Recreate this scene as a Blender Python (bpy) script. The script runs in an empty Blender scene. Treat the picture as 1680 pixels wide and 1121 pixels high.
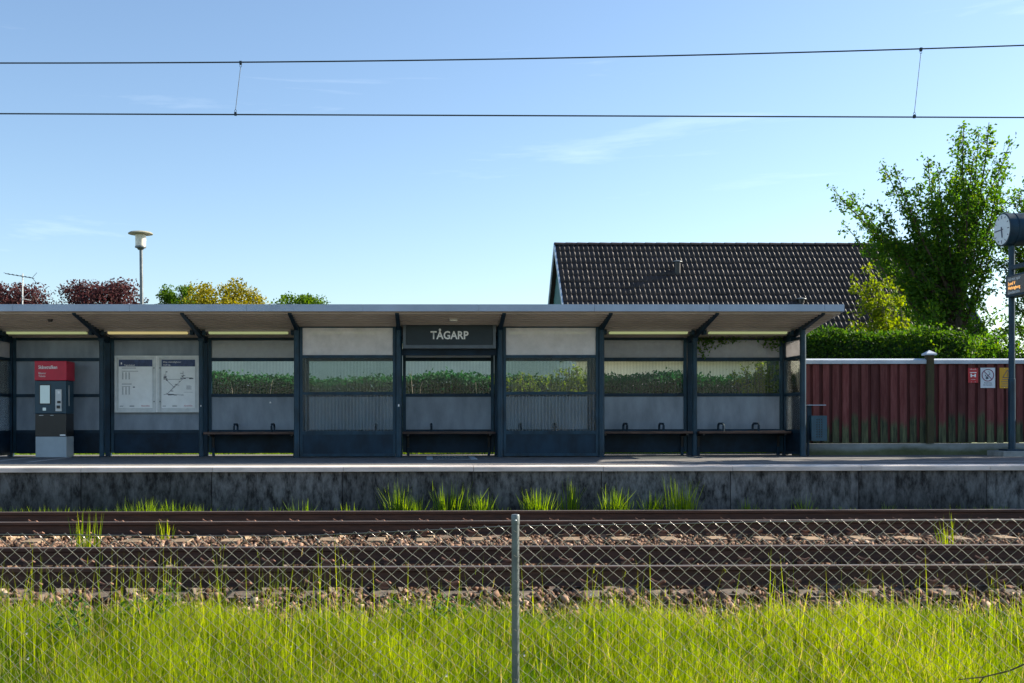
import bpy, math, random
import numpy as np
from mathutils import Vector, Matrix, Quaternion

random.seed(7)
RNG = np.random.default_rng(11)
R = math.radians
SC = bpy.context.scene
COL = SC.collection

# ------------------------------------------------------------------ camera
CAMZ = 1.337                      # rail top is z = 0, the track runs along x
cam_d = bpy.data.cameras.new('camera')
cam = bpy.data.objects.new('camera', cam_d); COL.objects.link(cam)
cam_d.sensor_width = 36.0; cam_d.lens = 36.0 * 1800 / 1680
cam_d.shift_x = 112 / 1680; cam_d.shift_y = 123.5 / 1680
cam_d.clip_end = 3000; cam_d.clip_start = 0.05
cam.matrix_world = Matrix.Translation((0, 0, CAMZ)) @ Matrix.Rotation(R(-0.9), 4, 'Z') @ Matrix.Rotation(R(90), 4, 'X') @ Matrix.Rotation(R(-0.08), 4, 'Z')
SC.camera = cam

# ------------------------------------------------------------------ sky and sun
SUN = Vector((0.83, 0.26, 0.47)).normalized()
ELEV = math.asin(SUN.z); AZ = math.atan2(SUN.x, SUN.y)
wd = bpy.data.worlds.new('World'); SC.world = wd; wd.use_nodes = True
nt = wd.node_tree; nt.nodes.clear()
def N(tree, t, **kw):
    n = tree.nodes.new(t)
    for k, v in kw.items():
        if k in n.inputs: n.inputs[k].default_value = v
        else: setattr(n, k, v)
    return n
sky = N(nt, 'ShaderNodeTexSky', sky_type='NISHITA', sun_disc=False, sun_elevation=ELEV, sun_rotation=AZ, altitude=20, air_density=1.05, dust_density=0.5, ozone_density=2.7)
tc = N(nt, 'ShaderNodeTexCoord')
mp = N(nt, 'ShaderNodeMapping'); mp.inputs['Scale'].default_value = (1.3, 1.3, 13); mp.inputs['Rotation'].default_value = (0.02, -0.03, 0.4)
cn = N(nt, 'ShaderNodeTexNoise', Scale=2.2, Detail=7.0, Roughness=0.6, Distortion=0.4)
cr = N(nt, 'ShaderNodeMapRange'); cr.inputs['From Min'].default_value = 0.60; cr.inputs['From Max'].default_value = 0.82; cr.inputs['To Max'].default_value = 1.0
cmx = N(nt, 'ShaderNodeMix', data_type='RGBA', blend_type='ADD')
cmx.inputs['B'].default_value = (1.3, 1.2, 0.95, 1)
bg = N(nt, 'ShaderNodeBackground', Strength=0.079)
wo = N(nt, 'ShaderNodeOutputWorld')
L = nt.links.new
L(tc.outputs['Generated'], mp.inputs['Vector']); L(mp.outputs[0], cn.inputs['Vector']); L(cn.outputs[0], cr.inputs['Value'])
L(cr.outputs[0], cmx.inputs['Factor']); L(sky.outputs[0], cmx.inputs['A']); L(cmx.outputs['Result'], bg.inputs['Color']); L(bg.outputs[0], wo.inputs[0])

sl = bpy.data.lights.new('sun', 'SUN'); sl.energy = 5.0; sl.angle = R(0.5); sl.color = (1.0, 0.90, 0.74)
so = bpy.data.objects.new('sun', sl); COL.objects.link(so); so.location = (30, 10, 40)
so.rotation_euler = (-SUN).to_track_quat('-Z', 'Y').to_euler()
SC.view_settings.view_transform = 'Standard'; SC.view_settings.look = 'None'
SC.view_settings.exposure = 1.4; SC.view_settings.gamma = 1.0
SC.render.engine = 'CYCLES'
SC.cycles.transparent_max_bounces = 24; SC.cycles.max_bounces = 8

# ------------------------------------------------------------------ helpers
def tag(o, label=None, cat=None, group=None, kind=None):
    if label: o['label'] = label
    if cat: o['category'] = cat
    if group: o['group'] = group
    if kind: o['kind'] = kind
    return o
WL = {}
def wl(o):
    return WL.get(o.name, Vector((0, 0, 0))) if o else Vector((0, 0, 0))
def empty(name, loc, label=None, cat=None, group=None, kind=None):
    o = bpy.data.objects.new(name, None); COL.objects.link(o); o.location = loc
    o.empty_display_size = 0.2
    WL[o.name] = Vector(loc)
    return tag(o, label, cat, group, kind)
def link(name, me, parent=None, loc=None):
    """object whose mesh is in world coordinates (loc None) or around loc (world)"""
    o = bpy.data.objects.new(name, me); COL.objects.link(o)
    base = wl(parent)
    if parent: o.parent = parent
    w = Vector(loc) if loc is not None else Vector((0, 0, 0))
    o.location = w - base
    WL[o.name] = w
    return o
class MB:
    def __init__(s): s.v = []; s.f = []; s.sm = False
    def box(s, x0, x1, y0, y1, z0, z1):
        n = len(s.v)
        s.v += [(x0,y0,z0),(x1,y0,z0),(x1,y1,z0),(x0,y1,z0),(x0,y0,z1),(x1,y0,z1),(x1,y1,z1),(x0,y1,z1)]
        s.f += [(n,n+3,n+2,n+1),(n+4,n+5,n+6,n+7),(n,n+1,n+5,n+4),(n+1,n+2,n+6,n+5),(n+2,n+3,n+7,n+6),(n+3,n,n+4,n+7)]
        return s
    def prism_x(s, prof, x0, x1, caps=True):
        """prof: list of (y,z), extruded along x"""
        n = len(s.v); k = len(prof)
        s.v += [(x0,y,z) for y,z in prof] + [(x1,y,z) for y,z in prof]
        for i in range(k):
            j = (i+1) % k
            s.f.append((n+i, n+j, n+k+j, n+k+i))
        if caps:
            s.f.append(tuple(range(n+k-1, n-1, -1))); s.f.append(tuple(range(n+k, n+2*k)))
        return s
    def prism_y(s, prof, y0, y1):
        """prof: list of (x,z), extruded along y"""
        n = len(s.v); k = len(prof)
        s.v += [(x,y0,z) for x,z in prof] + [(x,y1,z) for x,z in prof]
        for i in range(k):
            j = (i+1) % k
            s.f.append((n+i, n+j, n+k+j, n+k+i))
        s.f.append(tuple(range(n+k-1, n-1, -1))); s.f.append(tuple(range(n+k, n+2*k)))
        return s
    def tube(s, pts, rad, sides=6, caps=True):
        pts = [Vector(p) for p in pts]; m = len(pts)
        if not hasattr(rad, '__len__'): rad = [rad]*m
        n = len(s.v)
        up = Vector((0.13, 0.31, 0.94)).normalized()
        for i, p in enumerate(pts):
            t = (pts[min(i+1, m-1)] - pts[max(i-1, 0)])
            if t.length < 1e-9: t = Vector((0,0,1))
            t.normalize()
            u = t.cross(up)
            if u.length < 0.2: u = t.cross(Vector((1, 0.2, 0)))
            u.normalize(); w = t.cross(u)
            for k in range(sides):
                a = 2*math.pi*k/sides
                s.v.append(tuple(p + (u*math.cos(a) + w*math.sin(a))*rad[i]))
        for i in range(m-1):
            for k in range(sides):
                a = n+i*sides+k; b = n+i*sides+(k+1) % sides
                s.f.append((a, b, b+sides, a+sides))
        if caps:
            s.f.append(tuple(n+k for k in range(sides-1, -1, -1)))
            s.f.append(tuple(n+(m-1)*sides+k for k in range(sides)))
        return s
    def lathe(s, prof, c, axis='z', sides=24):
        """prof: list of (r,h) along axis from c"""
        n = len(s.v); c = Vector(c); m = len(prof)
        for r, h in prof:
            for k in range(sides):
                a = 2*math.pi*k/sides
                if axis == 'z': d = Vector((r*math.cos(a), r*math.sin(a), h))
                else: d = Vector((h, r*math.cos(a), r*math.sin(a)))
                s.v.append(tuple(c+d))
        for i in range(m-1):
            for k in range(sides):
                a = n+i*sides+k; b = n+i*sides+(k+1) % sides
                s.f.append((a, b, b+sides, a+sides))
        s.f.append(tuple(n+k for k in range(sides-1, -1, -1)))
        s.f.append(tuple(n+(m-1)*sides+k for k in range(sides)))
        return s
    def mesh(s, name, mat, origin=(0,0,0), smooth=False, bevel=None):
        me = bpy.data.meshes.new(name); o = Vector(origin)
        me.from_pydata([tuple(Vector(v)-o) for v in s.v], [], s.f); me.update()
        if mat: me.materials.append(mat)
        if smooth:
            me.polygons.foreach_set('use_smooth', [True]*len(me.polygons))
            me.set_sharp_from_angle(angle=R(40))
        return me
    def build(s, name, mat, parent=None, smooth=False, bevel=0):
        base = wl(parent)
        me = s.mesh(name, mat, base, smooth)
        o = link(name, me, parent, base if parent else None)
        if bevel:
            b = o.modifiers.new('bevel', 'BEVEL'); b.width = bevel; b.segments = 2; b.limit_method = 'ANGLE'
        return o
def box(name, mat, parent, x0, x1, y0, y1, z0, z1, bevel=0):
    return MB().box(x0, x1, y0, y1, z0, z1).build(name, mat, parent, bevel=bevel)
def np_mesh(name, V, F, mat, rnd=None, smooth=False):
    """V (n,3), F (m,k) array of faces with k corners"""
    me = bpy.data.meshes.new(name)
    V = np.ascontiguousarray(V, dtype=np.float32); F = np.ascontiguousarray(F, dtype=np.int32)
    me.vertices.add(len(V)); me.vertices.foreach_set('co', V.ravel())
    m, k = F.shape
    me.loops.add(m*k); me.loops.foreach_set('vertex_index', F.ravel())
    me.polygons.add(m); me.polygons.foreach_set('loop_start', np.arange(0, m*k, k, dtype=np.int32))
    if rnd is not None:
        at = me.attributes.new('rnd', 'FLOAT', 'POINT'); at.data.foreach_set('value', np.asarray(rnd, dtype=np.float32))
    me.update(calc_edges=True); me.validate()
    if mat: me.materials.append(mat)
    if smooth: me.polygons.foreach_set('use_smooth', [True]*len(me.polygons))
    return me
def text_mesh(body, size, origin, ux, uz, mat, name, parent, align='LEFT', extrude=0.0, xs=1.0, bold=0.0):
    cu = bpy.data.curves.new('txt', 'FONT'); cu.body = body; cu.size = size; cu.align_x = align; cu.resolution_u = 3; cu.offset = bold
    ob = bpy.data.objects.new('txt', cu); COL.objects.link(ob)
    dg = bpy.context.evaluated_depsgraph_get()
    me = bpy.data.meshes.new_from_object(ob.evaluated_get(dg))
    bpy.data.objects.remove(ob); bpy.data.curves.remove(cu)
    ux = Vector(ux); uz = Vector(uz); n = ux.cross(uz); o = Vector(origin); base = wl(parent)
    for v in me.vertices:
        c = v.co.copy(); v.co = o + ux*(c.x*xs) + uz*c.y + n*c.z - base
    me.materials.clear(); me.materials.append(mat); me.name = name
    return link(name, me, parent, base)

# ------------------------------------------------------------------ materials
def mat(name, col, rough=0.6, metal=0.0, var=0.15, vscale=6.0, bump=0.0, bscale=60.0, objvar=0.0, col2=None, stretch=(1,1,1), spec=0.5, detail=5.0, lo=0.35, hi=0.65):
    m = bpy.data.materials.new(name); m.use_nodes = True; t = m.node_tree; p = t.nodes['Principled BSDF']
    p.inputs['Roughness'].default_value = rough; p.inputs['Metallic'].default_value = metal
    p.inputs['Specular IOR Level'].default_value = spec
    ln = t.links.new
    g = N(t, 'ShaderNodeNewGeometry'); mpn = N(t, 'ShaderNodeMapping'); mpn.inputs['Scale'].default_value = stretch
    ln(g.outputs['Position'], mpn.inputs['Vector'])
    no = N(t, 'ShaderNodeTexNoise', Scale=vscale, Detail=detail, Roughness=0.6); ln(mpn.outputs[0], no.inputs['Vector'])
    mr = N(t, 'ShaderNodeMapRange'); mr.inputs['From Min'].default_value = lo; mr.inputs['From Max'].default_value = hi
    ln(no.outputs[0], mr.inputs['Value'])
    mx = N(t, 'ShaderNodeMix', data_type='RGBA')
    if col2 is None:
        mx.inputs['A'].default_value = tuple(c*(1-var) for c in col)+(1,); mx.inputs['B'].default_value = tuple(min(1, c*(1+var)) for c in col)+(1,)
    else:
        mx.inputs['A'].default_value = tuple(col)+(1,); mx.inputs['B'].default_value = tuple(col2)+(1,)
    ln(mr.outputs[0], mx.inputs['Factor'])
    out = mx.outputs['Result']
    if objvar:
        oi = N(t, 'ShaderNodeObjectInfo'); hr = N(t, 'ShaderNodeMapRange'); hr.inputs['To Min'].default_value = 1-objvar; hr.inputs['To Max'].default_value = 1+objvar
        ln(oi.outputs['Random'], hr.inputs['Value'])
        hs = N(t, 'ShaderNodeHueSaturation'); ln(out, hs.inputs['Color']); ln(hr.outputs[0], hs.inputs['Value']); out = hs.outputs[0]
    ln(out, p.inputs['Base Color'])
    if bump:
        nb = N(t, 'ShaderNodeTexNoise', Scale=bscale, Detail=4.0); ln(mpn.outputs[0], nb.inputs['Vector'])
        bp = N(t, 'ShaderNodeBump', Strength=bump, Distance=0.02); ln(nb.outputs[0], bp.inputs['Height']); ln(bp.outputs[0], p.inputs['Normal'])
    m['out'] = 1
    return m
def leafmat(name, ca, cb, trans=0.45, rough=0.5, cc=None):
    m = bpy.data.materials.new(name); m.use_nodes = True; t = m.node_tree; t.nodes.clear(); ln = t.links.new
    a = N(t, 'ShaderNodeAttribute', attribute_name='rnd')
    cr = N(t, 'ShaderNodeValToRGB'); ln(a.outputs['Fac'], cr.inputs[0])
    cr.color_ramp.elements[0].color = tuple(ca)+(1,); cr.color_ramp.elements[1].color = tuple(cb)+(1,)
    if cc is not None:
        e = cr.color_ramp.elements.new(0.93); e.color = tuple(cb)+(1,); cr.color_ramp.elements[-1].color = tuple(cc)+(1,)
    p = N(t, 'ShaderNodeBsdfPrincipled', Roughness=rough); ln(cr.outputs[0], p.inputs['Base Color']); p.inputs['Specular IOR Level'].default_value = 0.12
    tr = N(t, 'ShaderNodeBsdfTranslucent')
    hs = N(t, 'ShaderNodeHueSaturation', Hue=0.485, Saturation=1.15, Value=1.5); ln(cr.outputs[0], hs.inputs['Color']); ln(hs.outputs[0], tr.inputs['Color'])
    mx = N(t, 'ShaderNodeMixShader'); mx.inputs[0].default_value = trans
    ln(p.outputs[0], mx.inputs[1]); ln(tr.outputs[0], mx.inputs[2])
    o = N(t, 'ShaderNodeOutputMaterial'); ln(mx.outputs[0], o.inputs[0])
    return m
def glassmat(name, tint, haze=0.0, hazecol=(0.6,0.6,0.6), stripes=0.0, ior=1.5, wobble=0.0):
    m = bpy.data.materials.new(name); m.use_nodes = True; t = m.node_tree; t.nodes.clear(); ln = t.links.new
    tr = N(t, 'ShaderNodeBsdfTransparent'); tr.inputs[0].default_value = tuple(tint)+(1,)
    gl = N(t, 'ShaderNodeBsdfGlossy', Roughness=0.03); gl.inputs[0].default_value = (1,1,1,1)
    fr = N(t, 'ShaderNodeFresnel', IOR=ior)
    g = N(t, 'ShaderNodeNewGeometry')
    if wobble:
        nb = N(t, 'ShaderNodeTexNoise', Scale=1.4, Detail=1.0); ln(g.outputs['Position'], nb.inputs['Vector'])
        bp = N(t, 'ShaderNodeBump', Strength=wobble, Distance=0.05); ln(nb.outputs[0], bp.inputs['Height'])
        ln(bp.outputs[0], gl.inputs['Normal']); ln(bp.outputs[0], fr.inputs['Normal'])
    mx = N(t, 'ShaderNodeMixShader'); ln(fr.outputs[0], mx.inputs[0]); ln(tr.outputs[0], mx.inputs[1]); ln(gl.outputs[0], mx.inputs[2])
    di = N(t, 'ShaderNodeBsdfDiffuse'); di.inputs[0].default_value = tuple(hazecol)+(1,)
    tl = N(t, 'ShaderNodeBsdfTranslucent'); tl.inputs[0].default_value = tuple(hazecol)+(1,)
    dm = N(t, 'ShaderNodeMixShader'); dm.inputs[0].default_value = 0.22; ln(di.outputs[0], dm.inputs[1]); ln(tl.outputs[0], dm.inputs[2])
    m2 = N(t, 'ShaderNodeMixShader'); m2.inputs[0].default_value = haze
    no = N(t, 'ShaderNodeTexNoise', Scale=3.0, Detail=6.0, Roughness=0.65); ln(g.outputs['Position'], no.inputs['Vector'])
    mr = N(t, 'ShaderNodeMapRange'); mr.inputs['From Min'].default_value = 0.3; mr.inputs['From Max'].default_value = 0.75
    mr.inputs['To Min'].default_value = haze*0.8; mr.inputs['To Max'].default_value = min(1, haze*1.25); ln(no.outputs[0], mr.inputs['Value'])
    fac = mr.outputs[0]
    if stripes:
        w = N(t, 'ShaderNodeTexWave', wave_type='BANDS', bands_direction='X', Scale=5.0, Distortion=0.25); w.inputs['Detail Scale'].default_value = 0.4
        ln(g.outputs['Position'], w.inputs['Vector'])
        ma = N(t, 'ShaderNodeMath', operation='MULTIPLY_ADD'); ma.inputs[1].default_value = stripes; ln(w.outputs['Fac'], ma.inputs[0]); ln(fac, ma.inputs[2]); fac = ma.outputs[0]
    ln(fac, m2.inputs[0]); ln(mx.outputs[0], m2.inputs[1]); ln(dm.outputs[0], m2.inputs[2])
    o = N(t, 'ShaderNodeOutputMaterial'); ln(m2.outputs[0], o.inputs[0])
    return m
def emit(name, col, s, base=(0.5,0.5,0.5)):
    m = mat(name, base, 0.5, var=0.05); p = m.node_tree.nodes['Principled BSDF']
    p.inputs['Emission Color'].default_value = tuple(col)+(1,); p.inputs['Emission Strength'].default_value = s
    return m

MT = dict(
    blue=mat('blue_paint', (0.0065,0.027,0.050), 0.5, spec=0.28, var=0.35, vscale=4, stretch=(1,1,0.5), bump=0.03, bscale=30),
    bluepost=mat('blue_post_paint', (0.010,0.040,0.068), 0.45, spec=0.32, var=0.35, vscale=5, stretch=(1,1,0.5), bump=0.03, bscale=30),
    bluedark=mat('dark_blue_panel', (0.005,0.020,0.040), 0.55, spec=0.25, var=0.45, vscale=2.5, bump=0.04, bscale=20),
    greypanel=mat('grey_panel', (0.225,0.265,0.32), 0.5, var=0.2, vscale=2.2, stretch=(1.6,1,0.6), bump=0.02, bscale=8),
    fascia=mat('grey_fascia', (0.34,0.42,0.53), 0.45, var=0.08, vscale=2.0),
    ceil=mat('ceiling_sheet', (0.42,0.37,0.345), 0.55, var=0.12, vscale=1.5),
    roofsheet=mat('roof_sheet', (0.20,0.21,0.23), 0.5, metal=0.3),
    white=mat('white_print', (0.90,0.90,0.90), 0.55, var=0.03),
    signdark=mat('sign_face', (0.008,0.02,0.03), 0.5, var=0.15),
    bin=mat('bin_paint', (0.020,0.072,0.112), 0.45, var=0.15),
    signframe=mat('sign_frame_paint', (0.10,0.125,0.15), 0.5, var=0.15),
    alu=mat('aluminium', (0.62,0.64,0.65), 0.5, metal=0.15, var=0.1),
    red=mat('red_cabinet', (0.56,0.010,0.045), 0.42, var=0.06),
    teal=mat('teal_cabinet', (0.012,0.055,0.092), 0.4, var=0.12),
    black=mat('black_plastic', (0.018,0.017,0.018), 0.4, var=0.15),
    plinth=mat('pale_plinth', (0.36,0.42,0.46), 0.55, var=0.08, vscale=3),
    paper=mat('poster_paper', (0.90,0.92,0.93), 0.5, var=0.05),
    navy=mat('navy_print', (0.035,0.06,0.15), 0.5, var=0.3, vscale=14),
    ink=mat('ink', (0.10,0.11,0.15), 0.6, var=0.1),
    redink=mat('red_ink', (0.45,0.05,0.10), 0.6, var=0.1),
    wood=mat('bench_wood', (0.085,0.045,0.032), 0.6, var=0.4, vscale=5, stretch=(1,8,8), bump=0.15, objvar=0.15),
    steel=mat('galvanised_steel', (0.15,0.17,0.18), 0.5, metal=0.55, var=0.2, vscale=9),
    wire=mat('galvanised_wire', (0.36,0.345,0.33), 0.34, metal=0.9, var=0.2),
    contact=mat('catenary_wire', (0.03,0.045,0.06), 0.5, metal=0.5),
    rail=mat('rusty_rail', (0.060,0.026,0.015), 0.75, var=0.35, vscale=8, stretch=(0.4,4,4), bump=0.1),
    railtop=mat('worn_rail_top', (0.36,0.31,0.27), 0.32, metal=0.7, var=0.1, spec=0.3),
    clip=mat('rusty_clip', (0.16,0.075,0.045), 0.65, var=0.3, objvar=0.2),
    sleeper=mat('sleeper_concrete', (0.23,0.160,0.10), 0.85, var=0.35, vscale=14, bump=0.3, objvar=0.15),
    sleepergrey=mat('grimy_sleeper_concrete', (0.045,0.034,0.026), 0.9, col2=(0.15,0.115,0.085), vscale=9, bump=0.3, objvar=0.3),
    bed=mat('ballast_bed', (0.04,0.026,0.018), 0.95, col2=(0.22,0.15,0.11), vscale=24, bump=0.8, bscale=30),
    asphalt=mat('platform_asphalt', (0.085,0.083,0.083), 0.9, col2=(0.145,0.14,0.138), vscale=5, bump=0.2, bscale=120),
    coping=mat('coping_concrete', (0.46,0.42,0.39), 0.85, col2=(0.66,0.60,0.56), vscale=4, stretch=(0.6,2,2), bump=0.15, bscale=80, objvar=0.08),
    tactile=mat('tactile_paving', (0.16,0.16,0.165), 0.9, var=0.15, vscale=8, bump=0.2),
    paint=mat('worn_line_paint', (0.30,0.30,0.30), 0.8, var=0.3, vscale=14),
    concrete=mat('plinth_concrete', (0.26,0.27,0.26), 0.9, var=0.2, vscale=5, bump=0.2),
    capmetal=mat('cap_rail_paint', (0.46,0.52,0.60), 0.5, var=0.12, vscale=3),
    postwood=mat('weathered_post', (0.045,0.032,0.018), 0.85, col2=(0.055,0.052,0.018), vscale=5, stretch=(4,4,0.7), bump=0.2),
    houseroof=mat('dark_roof_tile', (0.036,0.027,0.026), 0.55, var=0.35, vscale=3, bump=0.05, objvar=0.22, spec=0.35),
    gable=mat('teal_gable_boards', (0.06,0.17,0.17), 0.6, var=0.15),
    render=mat('pale_render', (0.80,0.76,0.68), 0.85, var=0.08, vscale=2),
    bark=mat('bark', (0.075,0.055,0.04), 0.9, var=0.3, vscale=12, bump=0.4),
    twig=mat('pale_dead_twig', (0.42,0.36,0.28), 0.8, var=0.2),
    ground=mat('ground_soil', (0.055,0.085,0.02), 0.95, col2=(0.11,0.13,0.04), vscale=1.6, bump=0.4, bscale=20),
    signred=mat('sign_red', (0.50,0.025,0.035), 0.45, var=0.08),
    signyellow=mat('sign_yellow', (0.62,0.32,0.01), 0.45, var=0.06),
    signwhite=mat('sign_white', (0.66,0.70,0.76), 0.45, var=0.06),
    maroon=mat('prohibition_ring', (0.20,0.03,0.09), 0.5, var=0.1),
    clockface=mat('clock_face', (0.66,0.70,0.72), 0.4, var=0.05),
    disp=mat('display_face', (0.10,0.085,0.075), 0.4, var=0.2, vscale=20),
    amber=emit('amber_digits', (1.0,0.48,0.12), 0.8, (0.3,0.15,0.05)),
    screen=emit('screen', (0.36,0.52,0.58), 0.22, (0.1,0.15,0.18)),
    tube=emit('fluorescent_tube', (0.74,0.86,0.36), 0.13, (0.35,0.36,0.28)),
    tubew=emit('warm_fluorescent_tube', (0.95,0.78,0.30), 0.18, (0.35,0.34,0.26)),
    lampglass=mat('lamp_glass', (0.72,0.68,0.58), 0.35, var=0.15, vscale=12),
    lamptop=mat('lamp_hood', (0.30,0.29,0.22), 0.5, var=0.1),
    glass=glassmat('window_glass', (0.86,0.90,0.88), 0.008, (0.4,0.4,0.4), 0.06, 1.22, 0.15),
    ribglass=glassmat('striped_glass', (0.84,0.88,0.89), 0.015, (0.35,0.4,0.46), 0.17, 1.2, 0.15),
    frost=glassmat('dusty_upper_glass', (0.97,0.94,0.92), 0.68, (0.93,0.88,0.86)),
    frostback=glassmat('frosted_back_glass', (0.78,0.78,0.78), 0.65, (0.52,0.50,0.51)),
)
MT['grass'] = leafmat('grass_blades', (0.042,0.120,0.006), (0.28,0.355,0.012), 0.55, 0.5, (0.44,0.34,0.16))
MT['tuft'] = leafmat('tuft_blades', (0.075,0.165,0.012), (0.22,0.34,0.02), 0.55, 0.5)
MT['weed'] = leafmat('weed_leaf', (0.03,0.095,0.018), (0.07,0.16,0.03), 0.4)
MT['leaf'] = leafmat('tree_leaf', (0.035,0.105,0.018), (0.095,0.195,0.026), 0.52, 0.6, (0.20,0.27,0.02))
MT['hedge'] = leafmat('hedge_leaf', (0.022,0.075,0.014), (0.07,0.14,0.018), 0.45, 0.6)
MT['hedgedark'] = leafmat('dark_hedge_leaf', (0.014,0.070,0.028), (0.04,0.13,0.045), 0.32, 0.6)
MT['shrub'] = leafmat('bright_shrub_leaf', (0.10,0.17,0.012), (0.20,0.26,0.02), 0.5)
MT['purple'] = leafmat('copper_leaf', (0.040,0.017,0.020), (0.105,0.045,0.043), 0.35)
MT['yellow'] = leafmat('yellow_green_leaf', (0.14,0.15,0.01), (0.30,0.26,0.015), 0.4)
MT['limegreen'] = leafmat('mid_green_leaf', (0.04,0.10,0.012), (0.11,0.20,0.02), 0.4)
MT['stone'] = leafmat('ballast_stone', (0.030,0.017,0.011), (0.27,0.170,0.120), 0.0, 0.95, (0.42,0.32,0.25))

def z_mix(name, lo, hi, z0, z1, amp, nscale, lo2=None, objvar=0.12, streak=(6,6,0.6), rough=0.85, hi2=None):
    """board paint above, moss growth below an uneven line"""
    m = bpy.data.materials.new(name); m.use_nodes = True; t = m.node_tree; p = t.nodes['Principled BSDF']; ln = t.links.new
    p.inputs['Roughness'].default_value = rough
    g = N(t, 'ShaderNodeNewGeometry'); sx = N(t, 'ShaderNodeSeparateXYZ'); ln(g.outputs['Position'], sx.inputs[0])
    mp1 = N(t, 'ShaderNodeMapping'); mp1.inputs['Scale'].default_value = streak; ln(g.outputs['Position'], mp1.inputs['Vector'])
    n1 = N(t, 'ShaderNodeTexNoise', Scale=nscale, Detail=5.0, Roughness=0.65); ln(mp1.outputs[0], n1.inputs['Vector'])
    ad = N(t, 'ShaderNodeMath', operation='MULTIPLY_ADD'); ad.inputs[1].default_value = amp; ln(n1.outputs[0], ad.inputs[0]); oi0 = N(t, 'ShaderNodeObjectInfo'); az_ = N(t, 'ShaderNodeMath', operation='MULTIPLY_ADD'); az_.inputs[1].default_value = 0.22*min(1, objvar*5); ln(oi0.outputs['Random'], az_.inputs[0]); ln(sx.outputs['Z'], az_.inputs[2]); ln(az_.outputs[0], ad.inputs[2])
    mr = N(t, 'ShaderNodeMapRange', interpolation_type='SMOOTHSTEP'); mr.inputs['From Min'].default_value = z0+amp*0.5; mr.inputs['From Max'].default_value = z1+amp*0.5
    ln(ad.outputs[0], mr.inputs['Value'])
    n2 = N(t, 'ShaderNodeTexNoise', Scale=nscale*1.7, Detail=6.0, Roughness=0.7); ln(mp1.outputs[0], n2.inputs['Vector'])
    r2 = N(t, 'ShaderNodeMapRange'); r2.inputs['From Min'].default_value = 0.36; r2.inputs['From Max'].default_value = 0.64; ln(n2.outputs[0], r2.inputs['Value'])
    a = N(t, 'ShaderNodeMix', data_type='RGBA'); a.inputs['A'].default_value = tuple(lo)+(1,); a.inputs['B'].default_value = tuple(lo2 or lo)+(1,); ln(r2.outputs[0], a.inputs['Factor'])
    b = N(t, 'ShaderNodeMix', data_type='RGBA'); b.inputs['A'].default_value = tuple(hi)+(1,); b.inputs['B'].default_value = tuple(hi2 or [c*1.5 for c in hi])+(1,); ln(r2.outputs[0], b.inputs['Factor'])
    c = N(t, 'ShaderNodeMix', data_type='RGBA'); ln(mr.outputs[0], c.inputs['Factor']); ln(a.outputs['Result'], c.inputs['A']); ln(b.outputs['Result'], c.inputs['B'])
    oi = N(t, 'ShaderNodeObjectInfo'); hr = N(t, 'ShaderNodeMapRange'); hr.inputs['To Min'].default_value = 1-objvar; hr.inputs['To Max'].default_value = 1+objvar; ln(oi.outputs['Random'], hr.inputs['Value'])
    hs = N(t, 'ShaderNodeHueSaturation'); ln(c.outputs['Result'], hs.inputs['Color']); ln(hr.outputs[0], hs.inputs['Value']); ln(hs.outputs[0], p.inputs['Base Color'])
    bp = N(t, 'ShaderNodeBump', Strength=0.25, Distance=0.01); ln(n2.outputs[0], bp.inputs['Height']); ln(bp.outputs[0], p.inputs['Normal'])
    return m
ZP = 0.584                                   # platform top above rail top
MT['board'] = z_mix('red_board_mossy', (0.012,0.018,0.010), (0.095,0.017,0.016), ZP+0.70, ZP+0.88, 0.35, 1.6, (0.105,0.115,0.055), 0.34, hi2=(0.16,0.048,0.045))
MT['boardback'] = z_mix('red_board_recessed', (0.030,0.008,0.007), (0.065,0.012,0.011), ZP+0.35, ZP+0.55, 0.4, 1.6, (0.025,0.022,0.012), 0.2)
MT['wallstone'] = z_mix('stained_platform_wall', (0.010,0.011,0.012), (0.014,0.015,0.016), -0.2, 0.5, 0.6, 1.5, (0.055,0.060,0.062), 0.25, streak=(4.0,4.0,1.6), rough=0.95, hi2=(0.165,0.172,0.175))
MT['fenceplinth'] = z_mix('mossy_plinth', (0.05,0.062,0.022), (0.19,0.205,0.20), ZP+0.06, ZP+0.18, 0.25, 0.9, (0.11,0.125,0.06), 0.08, streak=(1,1,1.5))

# ------------------------------------------------------------------ vegetation helpers
def blades_arrays(base, h, w, az, lean, curl=0.35, rnd=None):
    """base (n,3); five vertices a blade"""
    n = len(base)
    d = np.stack([np.cos(az), np.sin(az), np.zeros(n)], 1)
    fa = az + RNG.uniform(-1.4, 1.4, n) + np.pi/2
    s = np.stack([np.cos(fa), np.sin(fa), np.zeros(n)], 1)
    up = np.array([0, 0, 1.0])
    def pt(t, ww):
        c = base + up*(h*t*(1-0.25*lean*t))[:, None] + d*(h*lean*(t*(1-curl)+curl*t*t))[:, None]
        return c - s*(w*ww)[:, None], c + s*(w*ww)[:, None]
    a, b = pt(0.0, 0.5); c, e = pt(0.5, 0.46); tip = pt(1.0, 0.0)[0]
    V = np.empty((n*5, 3)); V[0::5] = a; V[1::5] = b; V[2::5] = e; V[3::5] = c; V[4::5] = tip
    i = np.arange(n)*5
    F = np.concatenate([np.stack([i, i+1, i+2], 1), np.stack([i, i+2, i+3], 1), np.stack([i+3, i+2, i+4], 1)])
    r = RNG.random(n) if rnd is None else rnd
    return V, F, np.repeat(r, 5)
def join(parts):
    Vs, Fs, Rs = [], [], []; k = 0
    for V, F, r in parts:
        Vs.append(V); Fs.append(F+k); Rs.append(r); k += len(V)
    return np.concatenate(Vs), np.concatenate(Fs), np.concatenate(Rs)
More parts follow.
